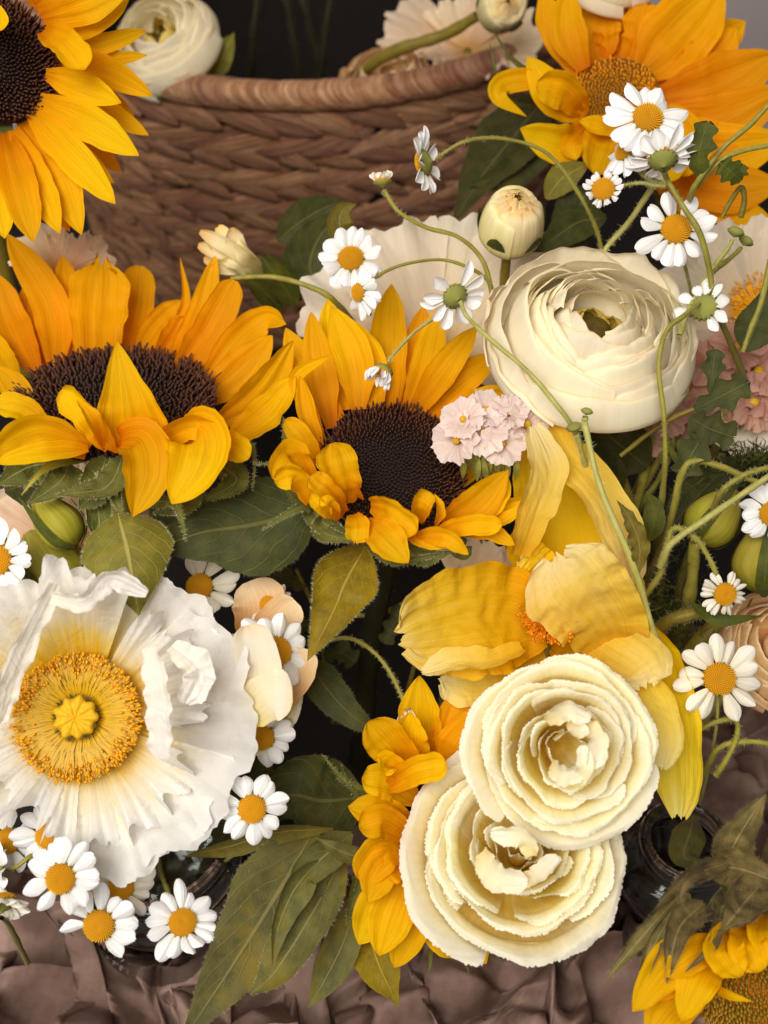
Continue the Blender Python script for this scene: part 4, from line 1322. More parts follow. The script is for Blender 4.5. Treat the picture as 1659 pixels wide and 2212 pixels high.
# ---- pale poppies further back
def poppy_fan(label, x, y, d, n, rpx, petals_, mat, stam=None, sd0=0, dx=0):
    t = thing('poppy', label, 'poppy', P(x, y + 60, d + .05))
    F = Frame(x, y, d, n)
    L = rpx * px(d)
    for i, (az, half, ln, h) in enumerate(petals_):
        cup(t, 'petal', F, L, [(.05, 0), (.4 * ln, .25 * h), (.75 * ln, .7 * h), (1.0 * ln, h)], az * D2R, half * D2R, M[mat], na=46, nr=18, crum=.06, cf=3.0, ruf=.05, k=3, fr=.006, tr=.12, sd=sd0 + i, crs=.035, cfu=2.2, rp=4.5, low=.4)
    if stam:
        filaments(t, F, L, 160, .03, .3, .0, .18, .006, 'anther')
        anthers(t, 'anthers', F, L, 240, .18, .36, .17, .016, 'anther', zj=.05)
    tube(t, 'stem', to_ground(F.o, dx=dx, dy=.05), .003, M['stem'], world_pts=True)
    return t


poppy_fan('wide pale poppy behind the centre sunflower and under the daisies', 950, 790, .55, (0, .25, .97), 325,
          [(128, 42, 1.05, .12), (88, 42, 1.02, .02), (46, 44, 1.15, .05), (10, 36, .9, .05), (165, 30, .8, .1)], 'poppy_pale', sd0=100)
poppy_fan('pale poppy with an orange centre at the right edge beside the cream ranunculus', 1640, 690, .55, (-.1, .2, .97), 235,
          [(150, 40, 1.02, .1), (100, 40, .95, .1), (60, 40, .95, .08), (200, 42, .9, .05), (250, 44, 1.3, .02), (215, 30, 1.25, .0)], 'poppy_pale', stam=True, sd0=120)
poppy_fan('peach white poppy petals behind the left sunflowers below the top left one', 130, 590, .565, (.1, .2, .97), 130,
          [(25, 40, .9, .1), (70, 45, .7, .1), (130, 45, .9, .1)], 'poppy_peach', sd0=140)
poppy_fan('crumpled white poppy lying over the rim inside the basket', 1010, 110, .76, (-.1, .3, .95), 165,
          [(155, 34, 1.15, .15), (110, 36, .7, .2), (60, 40, .6, .2), (10, 44, .95, .1), (-60, 44, .6, .15), (200, 40, .6, .2), (250, 40, .5, .25)], 'poppy_peach', sd0=160)
poppy_fan('peach poppy behind the green buds on the left', 150, 1190, .525, (0, .2, .98), 215,
          [(120, 45, 1.0, .05), (60, 45, .95, .05), (170, 45, .9, .08), (20, 36, .8, .05)], 'poppy_peach', sd0=180)
poppy_fan('pale poppy petal showing between the centre sunflower and the yellow poppy', 1000, 1290, .50, (0, .2, .98), 130,
          [(75, 45, 1.0, .05), (30, 40, 1.1, .05), (120, 40, .5, .1)], 'poppy_pale', sd0=200)
# ================================================================== ranunculus and lisianthus
def ranunculus(label, x, y, d, n, rpx, mat='ranunculus', layers=11, open_=1.0, hgt=.62, outer=True, eye='ranunculus_eye', sd=0, stem=True, name='ranunculus'):
    t = thing(name, label, 'ranunculus', P(x, y + 120, d + .06))
    F = Frame(x, y, d, n)
    L = rpx * px(d)
    rng = np.random.default_rng(sd)
    for j in range(layers):
        f = j / (layers - 1)
        rho = .15 + .78 * f ** .9
        zt = hgt * math.sqrt(max(.02, 1 - (rho / 1.06) ** 2)) - .12 * math.exp(-(rho / .2) ** 2)
        npet = 3 if j < 3 else 4
        az0 = rng.random() * 6.28
        for i in range(npet):
            az = az0 + i * 2 * math.pi / npet + rng.normal(0, .22)
            r_ = rho * (1 + rng.normal(0, .05))
            z_ = zt + rng.normal(0, .045)
            if j < 2:
                r_, z_ = .17 + .05 * j, z_ - .20
            half = (1.15 if npet == 3 else .98) + rng.normal(0, .12)
            bulge = r_ * 1.05 + .11
            path = [(.10, -.20), (bulge * .72, -.18), (bulge, .0 - .25 * f + z_ * .35), (r_ + .035, z_ - .07), (r_ - .012, z_)]
            m = eye if j < 2 else mat
            cup(t, 'petal', F, L, path, az, half, M[m], spiral=.06 + rng.normal(0, .03), drop=.14 + .16 * rng.random(), dp=2.2, ruf=.016, k=1.6, na=34, nr=18, shift=(rng.normal(0, .02), rng.normal(0, .02)), sd=int(rng.integers(1 << 30)))
    if outer:
        for (az, r_, z_, half) in outer:
            path = [(.10, -.22), (.70, -.20), (1.0 * r_ * .93, -.10), (r_ * 1.02, z_ - .08), (r_, z_)]
            cup(t, 'petal', F, L, path, az * D2R, half, M[mat], spiral=.03, drop=.22, dp=2.4, ruf=.03, k=1.8, na=40, nr=22, sd=int(rng.integers(1 << 30)))
    dome(t, 'heart', F, .17 * L, .4, M['pistil_dark'], under=-.5, n=8, m=16)
    if stem:
        tube(t, 'stem', to_ground(F.o - F.Z * L * .55, dy=.05, back=-F.Z), .0035, M['stem'], world_pts=True)
    return t


ranunculus('full cream ranunculus with many thin petal layers right of centre', 1282, 722, .478, (.05, .50, .87), 200, hgt=.45,
           outer=[(150, 1.12, .12, .75), (200, 1.16, .05, .8), (245, 1.0, .10, .8), (285, .97, .04, .8), (330, 1.0, .08, .8), (20, 1.08, .20, .75), (65, 1.05, .24, .75), (108, 1.06, .24, .75), (172, 1.18, .18, .5)], sd=4, layers=13)
ranunculus('white ranunculus ball resting at the basket rim beside the top left sunflower', 358, 92, .735, (-.25, .25, .93), 112, sd=9, layers=7,
           outer=[(0, 1.0, .2, .8), (90, 1.0, .2, .8), (180, 1.0, .2, .8), (270, 1.0, .2, .8)], stem=False)
ranunculus('cream ranunculus rim showing at the top edge above the orange sunflower', 1322, -70, .60, (0, .3, .95), 105, sd=10, layers=6, outer=False, stem=False)
ranunculus('peach ranunculus nestled inside the basket rim', 838, 180, .755, (-.1, .5, .86), 92, mat='rose_peach', eye='rose_peach', sd=12, layers=5,
           outer=[(0, 1.0, .2, .8), (120, 1.1, .15, .8), (180, 1.15, .2, .8), (60, 1.1, .2, .8)], stem=False)
ranunculus('peach rose at the right edge beside the ivory daisy', 1690, 1400, .50, (-.2, .4, .9), 125, mat='rose_peach', eye='rose_peach', sd=14, layers=6,
           outer=[(180, 1.05, .1, .8), (120, 1.05, .1, .8), (230, 1.1, .1, .8)], name='rose')


def lisianthus(label, x, y, d, n, rx, plan, sd=0, mat='lisianthus', asp=1.0, stem=True):
    t = thing('lisianthus', label, 'lisianthus', P(x, y + 60, d + .06))
    F = Frame(x, y, d, n)
    L = rx * px(d)
    rng = np.random.default_rng(sd)
    for (rho, z, az, half, lean) in plan:
        # lean > 0: the rim rolls outwards
        g = lean * (1.1 if rho > .93 else .85)
        path = [(.004, -.5), (rho * .5, -.44 + .1 * z), (rho * (.85 - .06 * g), z - .22), (rho * (.92 - .04 * g), z - .08), (rho * .975, z - .01), (rho * (1.0 + .01 * g), z), (rho * (1.0 + .05 * g), z - .025 * g)]
        cup(t, 'petal', F, L, path, az * D2R, half * D2R, M[mat], tr=.42, trp=2.6, spiral=.05 + rng.normal(0, .03), drop=.04, dp=3, ruf=.026 + .010 * rng.random(), k=1.7 * half / 90 + .6, fr=.008, ff=160, na=int(90 + half * .8), nr=30, rp=1.7, low=.6, crs=.014, cfu=1.6, shift=(rng.normal(0, .025), rng.normal(0, .025)), harm=.6, sd=int(rng.integers(1 << 30)))
    if stem:
        tube(t, 'stem', to_ground(F.o - F.Z * L * .5, dy=.04, back=-F.Z), .003, M['stem'], world_pts=True)
    return t


lisianthus('upper cream lisianthus with fringed petals overlapping the yellow poppy', 1222, 1618, .418, (.02, .1, .99), 200, [
    (1.0, -.14, -90, 80, 1.2), (.98, -.12, 30, 75, 1.1), (1.0, -.10, 150, 80, 1.1),
    (.88, .0, -45, 85, 1.0), (.86, .0, 85, 85, 1.0), (.87, .0, 205, 80, 1.0),
    (.71, .10, -110, 80, 1.0), (.70, .11, 20, 85, 1.0), (.70, .10, 145, 80, 1.0),
    (.79, .06, 150, 60, .9), (.62, .15, 60, 70, .9),
    (.54, .18, -15, 80, 1.0), (.53, .19, 100, 85, .9), (.54, .18, 220, 75, 1.0),
    (.38, .22, 95, 100, .8), (.38, .20, -70, 80, .9), (.35, .2, 200, 70, .7), (.36, .19, 5, 50, .8),
    (.24, .08, 200, 100, .0), (.20, .05, 40, 100, 0)], sd=3)
lisianthus('lower cream lisianthus with a rolled inner petal at bottom centre', 1124, 1826, .432, (0.0, .56, .83), 240, [
    (.94, -.08, -50, 75, 1.1), (.98, -.12, 60, 75, 1.1), (1.0, -.10, 170, 80, 1.1), (.90, -.04, -110, 75, 1.0),
    (.74, .04, -90, 70, 1.0), (.82, .0, 150, 70, 1.0), (.82, .01, 20, 75, 1.0),
    (.64, .10, 190, 60, 1.0), (.66, .09, -35, 65, 1.0), (.64, .10, 90, 80, 1.0), (.62, .09, 135, 50, .9),
    (.75, .05, 170, 50, .9), (.56, .12, -30, 55, .9),
    (.47, .16, 160, 65, .9), (.46, .16, 25, 70, .9), (.44, .16, -100, 85, 1.0),
    (.30, .20, -110, 90, .8), (.30, .20, 95, 90, .6), (.20, .12, -10, 90, .2), (.13, .12, -80, 130, .2)], sd=5)
def heart_flaps(owner, rows):
    for i, (pts, hw, roll) in enumerate(rows):
        blade(owner, 'petal', pts, hw, M['lisianthus_heart'], pr='wide', roll=roll, cup=.8, ruf=.16, rf=3, crs=.05, nu=22, nt=26, notch=.06, sd=300 + i)


lu = sc.objects['lisianthus']
heart_flaps(lu, [([(1190, 1650, .405), (1215, 1672, .398), (1262, 1668, .398)], 26, 30), ([(1262, 1560, .405), (1290, 1600, .397), (1280, 1660, .397)], 26, -25),
                 ([(1180, 1560, .407), (1225, 1535, .399), (1275, 1555, .399)], 26, 25), ([(1240, 1700, .402), (1262, 1660, .396), (1258, 1610, .397)], 20, 10), ([(1230, 1560, .405), (1250, 1580, .400), (1272, 1575, .399)], 18, -20)])
ll = sc.objects['lisianthus.001']
heart_flaps(ll, [([(1040, 1840, .415), (1070, 1890, .407), (1140, 1905, .405)], 34, 25), ([(1130, 1905, .41), (1160, 1890, .404), (1205, 1850, .405)], 22, -20),
                 ([(1150, 1850, .412), (1128, 1810, .408), (1060, 1800, .41)], 28, -30)])
lisianthus('cream lisianthus tucked behind the right side of the white poppy', 520, 1500, .475, (.2, .2, .95), 128, [
    (1.0, .05, -10, 70, .6), (.95, .08, 60, 70, .6), (1.0, .08, 130, 70, .5), (.8, .2, 20, 80, .4), (.75, .22, 110, 80, .4), (.55, .25, 60, 90, .3), (1.0, .05, -80, 60, .6)], sd=7)
lis = bpy.context.scene.objects.get('lisianthus.002')
blade(lis, 'petal', [(535, 1535, .452), (560, 1450, .445), (535, 1350, .446)], 52, M['ranunculus'], pr='wide', cup=.6, ruf=.04, nu=16, nt=20, sd=1)
blade(lis, 'petal', [(535, 1548, .448), (580, 1505, .442), (632, 1500, .442)], 56, M['ranunculus'], pr='wide', cup=.5, ruf=.04, nu=16, nt=20, sd=2)
blade(lis, 'petal', [(600, 1520, .468), (640, 1460, .466), (655, 1400, .466)], 40, M['rose_peach'], pr='wide', cup=.5, ruf=.04, nu=16, nt=20, sd=3)
blade(lis, 'petal', [(540, 1380, .485), (560, 1310, .483), (540, 1255, .483)], 60, M['rose_peach'], pr='wide', cup=.6, ruf=.05, nu=16, nt=20, sd=4)
blade(lis, 'petal', [(560, 1400, .482), (600, 1340, .48), (640, 1300, .482)], 46, M['rose_peach'], pr='wide', cup=.6, ruf=.05, nu=16, nt=20, sd=5)


# ---- ranunculus bud
def ball_bud(label, x, y, d, n, rpx, mat, cal, layers=6, name='flower_bud', squash=1.15, open_=.25):
    t = thing(name, label, 'bud', P(x, y + rpx, d + .02))
    F = Frame(x, y, d, n)
    L = rpx * px(d)
    for j in range(layers):
        f = j / (layers - 1)
        for i in range(3):
            az = i * 2.1 + j * .7
            top = .98 - .3 * f + RNG.normal(0, .05)
            r_ = .04 + .5 * f + RNG.normal(0, .05)
            path = [(.1, -squash), (.75 + .2 * f, -.65), (.82 + .2 * f, 0), (.55 + .3 * f, .62 * squash), (r_, top * squash)]
            cup(t, 'petal', F, L, path, az, 1.15, M[mat], drop=.22, dp=2.2, ruf=.03, k=2, na=26, nr=18, spiral=.05)
    for i in range(5):
        a = i * 1.257 + .4
        cup(t, 'sepal', F, L, [(.12, -squash - .05), (.85, -.75), (1.08, -.2), (1.12, .25)], a, .38, M[cal], wfun=lambda r: np.sqrt(np.clip(1 - r ** 2.5, 0.003, 1)), na=9, nr=12)
    return t, F, L


b1, Fb, Lb = ball_bud('round cream ranunculus bud with green sepals under the orange sunflower', 1106, 480, .515, (.05, .45, .89), 68, 'bud_cream', 'herb')
tube(b1, 'stem', to_ground(Fb.o - Fb.Z * Lb, dy=.05), .0025, M['stem_olive'], world_pts=True)
b2, Fb, Lb = ball_bud('pale green bud on a thick stem at the top edge above the basket rim', 1085, 12, .69, (.1, -.3, .94), 52, 'bud_cream', 'calyx')
tube(b2, 'stem', [(1030, 35, .70), (960, 75, .715), (850, 112, .73), (780, 160, .76), (700, 260, .85)], .0042, M['stem_olive'])

# ---- carnation bud with cream ruffled tip
cb = thing('carnation_bud', 'cream carnation bud with a ruffled tip in front of the basket', 'bud', P(600, 640, .56))
for i, (tx, ty, w) in enumerate([(432, 500, 20), (428, 530, 22), (440, 560, 24), (470, 490, 22), (500, 492, 24), (450, 520, 26), (480, 545, 28), (520, 530, 26), (455, 580, 22)]):
    blade(cb, 'petal', [(575, 600, .565), (520, 560 + (ty - 530) * .3, .545 + .004 * (i % 3)), (tx, ty, .54 + .004 * (i % 4))], w, M['bud_cream'], pr='wide', cup=1.0, ruf=.09, rf=4, nu=12, nt=20)
for pts, w in [([(640, 660, .57), (600, 600, .555), (560, 550, .55)], 34), ([(650, 650, .575), (610, 590, .568), (575, 545, .562)], 30), ([(610, 670, .57), (560, 620, .555), (520, 598, .55)], 28)]:
    blade(cb, 'sepal', pts, w, M['herb'], pr='leaf', cup=.9)
tube(cb, 'stem', [(500, 602, .535), (545, 598, .533), (600, 600, .532), (665, 618, .53), (720, 648, .53), (780, 720, .56)], .0014, M['stem'])

# ---- long green buds (lisianthus)
def long_bud(label, base, tip, w, d, mat='bud_green', spikes=3, dz=0, cat='bud', stem=None):
    t = thing('flower_bud', label, cat, P(base[0], base[1], d))
    bx, by = base
    tx, ty = tip
    a = P(bx, by, d)
    b = P(tx, ty, d + dz)
    ax = b - a
    Lb = np.linalg.norm(ax)
    F = Frame(bx, by, d, (0, 0, 1))
    F.Z = ax / Lb
    F.X = nrm(np.cross(F.Z, FWD))
    F.Y = np.cross(F.Z, F.X)
    R = w * px(d)
    for i in range(4):
        cup(t, 'petal', F, 1, [(R * .15, 0), (R * .75, Lb * .12), (R, Lb * .38), (R * .72, Lb * .72), (R * .12, Lb)], i * 1.57, 1.15, M[mat], spiral=.06, na=16, nr=18, ruf=R * .02, k=2)
    for i in range(spikes):
        az = 1.2 + i * 6.28 / spikes
        cup(t, 'sepal', F, 1, [(R * .2, -.001), (R * .95, Lb * .15), (R * 1.12, Lb * .5), (R * 1.0, Lb * .85), (R * .9, Lb * 1.15)], az, .32, M['herb'], wfun=lambda r: (1 - r) ** .8 + .02, na=7, nr=14)
    if stem:
        tube(t, 'stem', stem, .003, M['stem'], d=d)
    return t


long_bud('green bud with long pointed sepals among the fuzzy leaves on the left', (165, 1178), (75, 1072), 50, .475, spikes=3)
long_bud('plump olive bud below the pointed green bud on the left', (150, 1290), (60, 1150), 78, .50, spikes=2)
long_bud('yellow green bud on a thick upright stem right of the yellow poppy', (1500, 1170), (1590, 1060), 56, .49, spikes=3, stem=[(1500, 1170, .49), (1495, 1250, .50), (1480, 1330, .52), (1440, 1480, .58), (1400, 1650, .68)])
long_bud('smooth yellow green bud cut by the right edge above the small daisy', (1650, 1285), (1665, 1120), 72, .475, spikes=2)

# ================================================================== statice
def statice(label, x, y, d, spots, L0, mat, sd):
    t = thing('statice_flower', label, 'statice', P(x, y + 60, d + .02))
    rng = np.random.default_rng(sd)
    for (fx, fy, nx, ny) in spots:
        F = Frame(fx, fy, d - .006 * rng.random(), (nx, ny, 1))
        L = L0 * px(d) * (.85 + .3 * rng.random())
        na = 46
        for i in range(5):
            az = i * 1.2566 + rng.random() * .3
            cup(t, 'petal', F, L, [(.06, -.5), (.2, -.12), (.6, .06), (1.0, .12)], az, .72, M[mat], ruf=.07, k=2.5, crum=.12, cf=3, na=16, nr=9, tr=.15, fr=.03, sd=int(rng.integers(1 << 30)))
        dome(t, 'centre', F, L * .17, .9, M['pistil'], n=7, m=10, under=.15)
    for i in range(26):
        a = rng.normal(0, .8)
        bx = x + rng.normal(0, 40)
        by = y + 30 + rng.random() * 40
        blade(t, 'bract', [(bx, by + 25, d + .008), (bx + a * 8, by, d), (bx + a * 18, by - 28, d - .003)], 8, M['calyx'], pr='lance', cup=.8, nu=5, nt=8, wav=.1)
    tube(t, 'stem', to_ground(P(x, y + 50, d + .01), dy=.04), .0022, M['stem'], world_pts=True)


statice('pale pink papery statice cluster between the sunflower and yellow poppy', 1065, 945, .462,
        [(985, 950, -.6, .1), (1000, 905, -.4, .4), (1050, 885, -.1, .7), (1085, 958, .1, .1), (1100, 890, .1, .6), (1140, 915, .6, .3), (1045, 935, -.2, .3), ], 50, 'statice', 1)
statice('dusky pink statice in the shade below the right daisies', 1560, 860, .535,
        [(1480, 850, -.4, .1), (1530, 790, 0, .4), (1600, 800, .2, .4), (1570, 870, 0, 0), (1630, 870, .3, 0), (1500, 900, -.3, -.2), (1640, 800, .2, .2), (1660, 850, .2, .1), (1590, 750, 0, .4)], 66, 'statice_rose', 2)
statice('small dusky pink statice under the cream ranunculus', 1400, 915, .525,
        [(1370, 905, -.2, .1), (1410, 900, .1, .2), (1400, 945, 0, -.2), (1440, 900, .3, .1)], 50, 'statice_rose', 3)
# ================================================================== daisies (feverfew)
def unit_mesh(name, V, mat, wrap=False):
    n_, m_ = V.shape[:2]
    o = grid_obj(name, None, V, M[mat], wrap=wrap)
    me = o.data
    bpy.data.objects.remove(o)
    return me


def daisy_petal_mesh(seed, mat):
    rng = np.random.default_rng(seed)
    nt, nu = 18, 11
    t = 1 - (1 - np.linspace(0, 1, nt)) ** 1.5
    u = np.linspace(-1, 1, nu)
    w = (np.clip(t, 0, .62) / .62) ** .55 * np.where(t > .62, np.sqrt(np.clip(1 - ((t - .62) / .385) ** 2, 0, 1)), 1)
    w = np.maximum(w, .22 * (t < .3)) * (.188 + .035 * rng.random())
    L = .68 * (1 + .07 * rng.normal())
    dent = .030 * rng.random() * np.cos(u * 3.1 * 2 + rng.normal())
    side = .10 * rng.normal()
    X = t[:, None] * L + (t[:, None] ** 8) * dent[None]
    Yy = u[None] * w[:, None] + side * (t[:, None] ** 2) * .5
    bend = .12 * rng.normal()
    Z = -(.09 + .06 * rng.random()) * (u[None] ** 2) * (w[:, None] / .17) + bend * t[:, None] ** 2 * .7 + .06 * np.sin(t * 2.2)[:, None]
    Z = Z + .009 * np.cos(u * 2 * np.pi * 1.25)[None] * np.sin(np.pi * np.clip(t, .05, 1))[:, None]
    return unit_mesh('petal', np.stack([X, Yy, Z], -1), mat)


plain_mat('daisy_floret', (238, 180, 18), (216, 152, 8), scale=900, rough=.75, bump=.3)
DP = [daisy_petal_mesh(i, 'daisy_petal') for i in range(8)]
DPC = [daisy_petal_mesh(i + 20, 'daisy_cream') for i in range(8)]


def daisy_disk_mesh():
    rings, seg = 22, 56
    r = np.linspace(0, 1, rings)
    th = np.linspace(0, 2 * np.pi, seg, endpoint=False)
    R, T = np.meshgrid(r, th, indexing='ij')
    z = .62 * np.sqrt(np.clip(1 - R ** 2, 0, 1)) - .10 * np.exp(-(R / .22) ** 2)
    return unit_mesh('disk', np.stack([R * np.cos(T), R * np.sin(T), z], -1) * .375, 'daisy_disk', wrap=True)


def daisy_floret_mesh():
    vs, fs = [], []
    nf = 210
    for i in range(nf):
        q = math.sqrt((i + .5) / nf)
        a = i * 2.39996
        c = np.array([q * math.cos(a), q * math.sin(a), .62 * math.sqrt(max(0, 1 - q * q * .98)) - .10 * math.exp(-(q / .22) ** 2)]) * .375
        nrm_ = np.array([q * math.cos(a) * .8, q * math.sin(a) * .8, .8])
        nrm_ /= np.linalg.norm(nrm_)
        t1 = np.cross(nrm_, [0.3, .9, .1])
        t1 /= np.linalg.norm(t1)
        t2 = np.cross(nrm_, t1)
        s = .0150 * (1.05 - .3 * (1 - q))
        h = .042 * (.55 + .7 * q)
        k = len(vs)
        for j in range(5):
            b = j * 1.2566
            vs.append(c + s * (t1 * math.cos(b) + t2 * math.sin(b)) - nrm_ * .006)
        for j in range(5):
            b = j * 1.2566
            vs.append(c + s * .8 * (t1 * math.cos(b) + t2 * math.sin(b)) + nrm_ * h * .7)
        vs.append(c + nrm_ * h)
        for j in range(5):
            fs.append((k + j, k + (j + 1) % 5, k + 5 + (j + 1) % 5, k + 5 + j))
        for j in range(5):
            fs.append((k + 5 + j, k + 5 + (j + 1) % 5, k + 10, k + 10))
    vs = np.array(vs)
    me = bpy.data.meshes.new('florets')
    me.from_pydata(vs.tolist(), [], [f if f[2] != f[3] else f[:3] for f in fs])
    me.polygons.foreach_set('use_smooth', np.ones(len(me.polygons), bool))
    me.materials.append(M['daisy_floret'])
    return me


def calyx_mesh():
    th = np.linspace(0, 2 * np.pi, 32, endpoint=False)
    pr = [(.03, -.36), (.08, -.31), (.24, -.24), (.38, -.14), (.45, -.02), (.42, .06)]
    r = np.array([p[0] for p in pr])[:, None] * (1 + .11 * np.cos(th * 16))
    z = np.array([p[1] for p in pr])[:, None] * np.ones(32)
    return unit_mesh('calyx', np.stack([r * np.cos(th), r * np.sin(th), z], -1), 'calyx', wrap=True)


DD, DF, DC = daisy_disk_mesh(), daisy_floret_mesh(), calyx_mesh()


def daisy(label, x, y, d, n, rpx, pitch=8, npet=13, skip=(), plen=1.0, pw=1.0, cream=False, stem=None, az0=0.0, disk=1.0, srad=.0008, sm='stem_pale', pjit=9, name='daisy', fuzz=0):
    t = bpy.data.objects.new(name, None)
    link(t)
    t['label'] = label
    t['category'] = 'daisy'
    t['group'] = 'white daisies with yellow centres'
    F = Frame(x, y, d, n)
    disk *= 1 + RNG.normal(0, .05)
    plen *= 1 + RNG.normal(0, .06)
    pitch += RNG.normal(0, 5)
    npet = npet + int(RNG.integers(-1, 2)) if npet else 0
    k = rpx * px(d)
    t.matrix_world = F.mat(k)
    bpy.context.view_layer.update()
    dk = link(bpy.data.objects.new('disk', DD), t)
    dk.scale = (disk, disk, disk)
    fl = link(bpy.data.objects.new('florets', DF), t)
    fl.scale = (disk, disk, disk)
    fl['kind'] = 'stuff'
    link(bpy.data.objects.new('calyx', DC), t).scale = (disk * .86, disk * .86, disk * .8)
    ms = DPC if cream else DP
    for i in range(npet):
        if i in skip or RNG.random() < .03:
            continue
        a = az0 + i * 2 * math.pi / npet + RNG.normal(0, .07)
        p = link(bpy.data.objects.new('petal', ms[int(RNG.integers(0, 8))]), t)
        rb = .31 * disk
        layer = .012 * (i % 2)
        p.matrix_local = Matrix.Rotation(a, 4, 'Z') @ Matrix.Translation((rb, 0, .04 - layer)) @ Matrix.Rotation(math.radians(pitch + RNG.normal(0, pjit)), 4, 'Y') @ Matrix.Rotation(math.radians(RNG.normal(0, 9)), 4, 'X') @ Matrix.Diagonal((plen * (1 + RNG.normal(0, .06)), pw * (1 + RNG.normal(0, .08)), 1, 1))
    if stem:
        C = np.array([F.o - F.Z * k * .40 * disk] + [P(*s) for s in stem])
        Minv = np.linalg.inv(np.array(F.mat(k)))
        o = tube(None, 'stem', C, srad, M[sm], world_pts=True, fuzz=60 * len(C), n=max(14, 7 * len(C)), ns=8, ribs=.06)
        for ob in [o] + list(o.children):
            me = ob.data
            co = np.empty(len(me.vertices) * 3)
            me.vertices.foreach_get('co', co)
            co = co.reshape(-1, 3)
            loc = (Minv[:3, :3] @ co.T).T + Minv[:3, 3]
            me.vertices.foreach_set('co', loc.ravel())
            me.update()
        o.parent = t
    return t


def back(stem):
    return stem


# ---- upper right spray
daisy('open daisy against the orange sunflower, highest of the right spray', 1398, 256, .462, (.06, .22, .97), 90, npet=14, stem=[(1392, 330, .475), (1396, 380, .477), (1440, 400, .472)], az0=.3)
daisy('daisy seen from the side just below the highest one', 1432, 345, .455, (.05, .78, -.35), 76, pitch=-12, npet=14, stem=[(1445, 395, .460), (1478, 450, .458), (1512, 505, .46), (1532, 580, .465), (1545, 660, .475), (1582, 750, .50), (1640, 900, .56)], srad=.0013, sm='stem')
daisy('tilted daisy hidden behind the side-on daisy under the orange sunflower', 1352, 325, .472, (-.75, .35, .45), 62, pitch=15, npet=12, skip=(2, 3), stem=[(1385, 375, .475), (1420, 395, .473)])
daisy('small daisy with short young petals left of the right spray', 1303, 410, .470, (-.22, .12, .96), 52, plen=.62, pw=.6, npet=17, disk=1.25, pitch=0, stem=[(1340, 402, .475), (1385, 395, .473), (1410, 400, .472), (1440, 402, .468)])
daisy('open daisy right of the round cream bud, a stem crossing it', 1459, 496, .472, (.05, .12, .99), 82, npet=13, stem=[(1475, 560, .49), (1500, 660, .52)], az0=.1)
daisy('daisy seen from behind right of the cream ranunculus', 1520, 664, .468, (.45, -.12, -.62), 66, pitch=6, npet=11, skip=(3, 4), stem=[(1480, 680, .455), (1440, 715, .45), (1423, 790, .447), (1434, 900, .45), (1437, 1000, .46), (1428, 1100, .49), (1420, 1200, .54)], srad=.0011, sm='stem', disk=1.15)
# ---- centre spray
daisy('drooping daisy seen from behind in front of the basket weave', 916, 352, .50, (-.68, -.08, -.30), 70, pitch=14, npet=13, stem=[(955, 333, .498), (1010, 304, .495), (1090, 300, .50), (1180, 330, .505), (1245, 410, .51), (1290, 500, .52), (1305, 580, .53)], srad=.0009, sm='stem')
daisy('open daisy above the middle sunflower, in front of the wide pale poppy', 758, 560, .492, (-.05, .25, .96), 82, npet=13, az0=.2, stem=[(770, 620, .51), (800, 680, .53)])
daisy('small edge-on daisy overlapping the open daisy above the middle sunflower', 775, 632, .48, (-.62, -.15, .50), 64, pitch=18, npet=11, skip=(4, 5), disk=.8, stem=[(810, 600, .487), (870, 572, .492), (950, 561, .497), (1010, 577, .50), (1052, 605, .505), (1065, 650, .51), (1090, 700, .52)], srad=.0008, sm='stem')
daisy('daisy seen from behind left of the cream ranunculus', 983, 640, .470, (-.28, .42, -.58), 68, pitch=2, npet=12, skip=(9, 10), disk=1.05, stem=[(1010, 685, .462), (1065, 738, .455), (1140, 802, .447), (1200, 872, .445), (1235, 920, .45), (1270, 1000, .475)], srad=.0011, sm='stem_pale')
daisy('half closed daisy bud pointing down above the black disk of the middle sunflower', 828, 800, .472, (-.42, -.78, .2), 62, pitch=-55, npet=13, plen=.75, pw=.6, disk=.85, stem=[(850, 765, .474), (890, 722, .476), (930, 692, .478), (985, 660, .482)], srad=.0007, pjit=6)
# ---- right side
daisy('daisy cut by the right edge above the yellow green bud', 1668, 1110, .455, (-.3, .1, .9), 72, npet=13, stem=[(1690, 1150, .47), (1700, 1230, .5)])
daisy('small daisy with narrow petals hanging from a bent stem on the right', 1565, 1283, .455, (.12, -.12, .97), 56, plen=.85, pw=.6, npet=20, disk=1.15, pitch=22, cream=True, stem=[(1545, 1235, .457), (1520, 1185, .457), (1490, 1152, .457), (1455, 1142, .458), (1440, 1180, .46), (1425, 1240, .463), (1392, 1292, .47), (1350, 1380, .51)], srad=.0013, sm='stem')
daisy('ivory open daisy below the bent stem on the right', 1553, 1466, .455, (-.05, .12, .98), 82, npet=15, cream=True, az0=.25, disk=1.02, stem=[(1550, 1540, .47), (1535, 1640, .50), (1510, 1740, .54)])
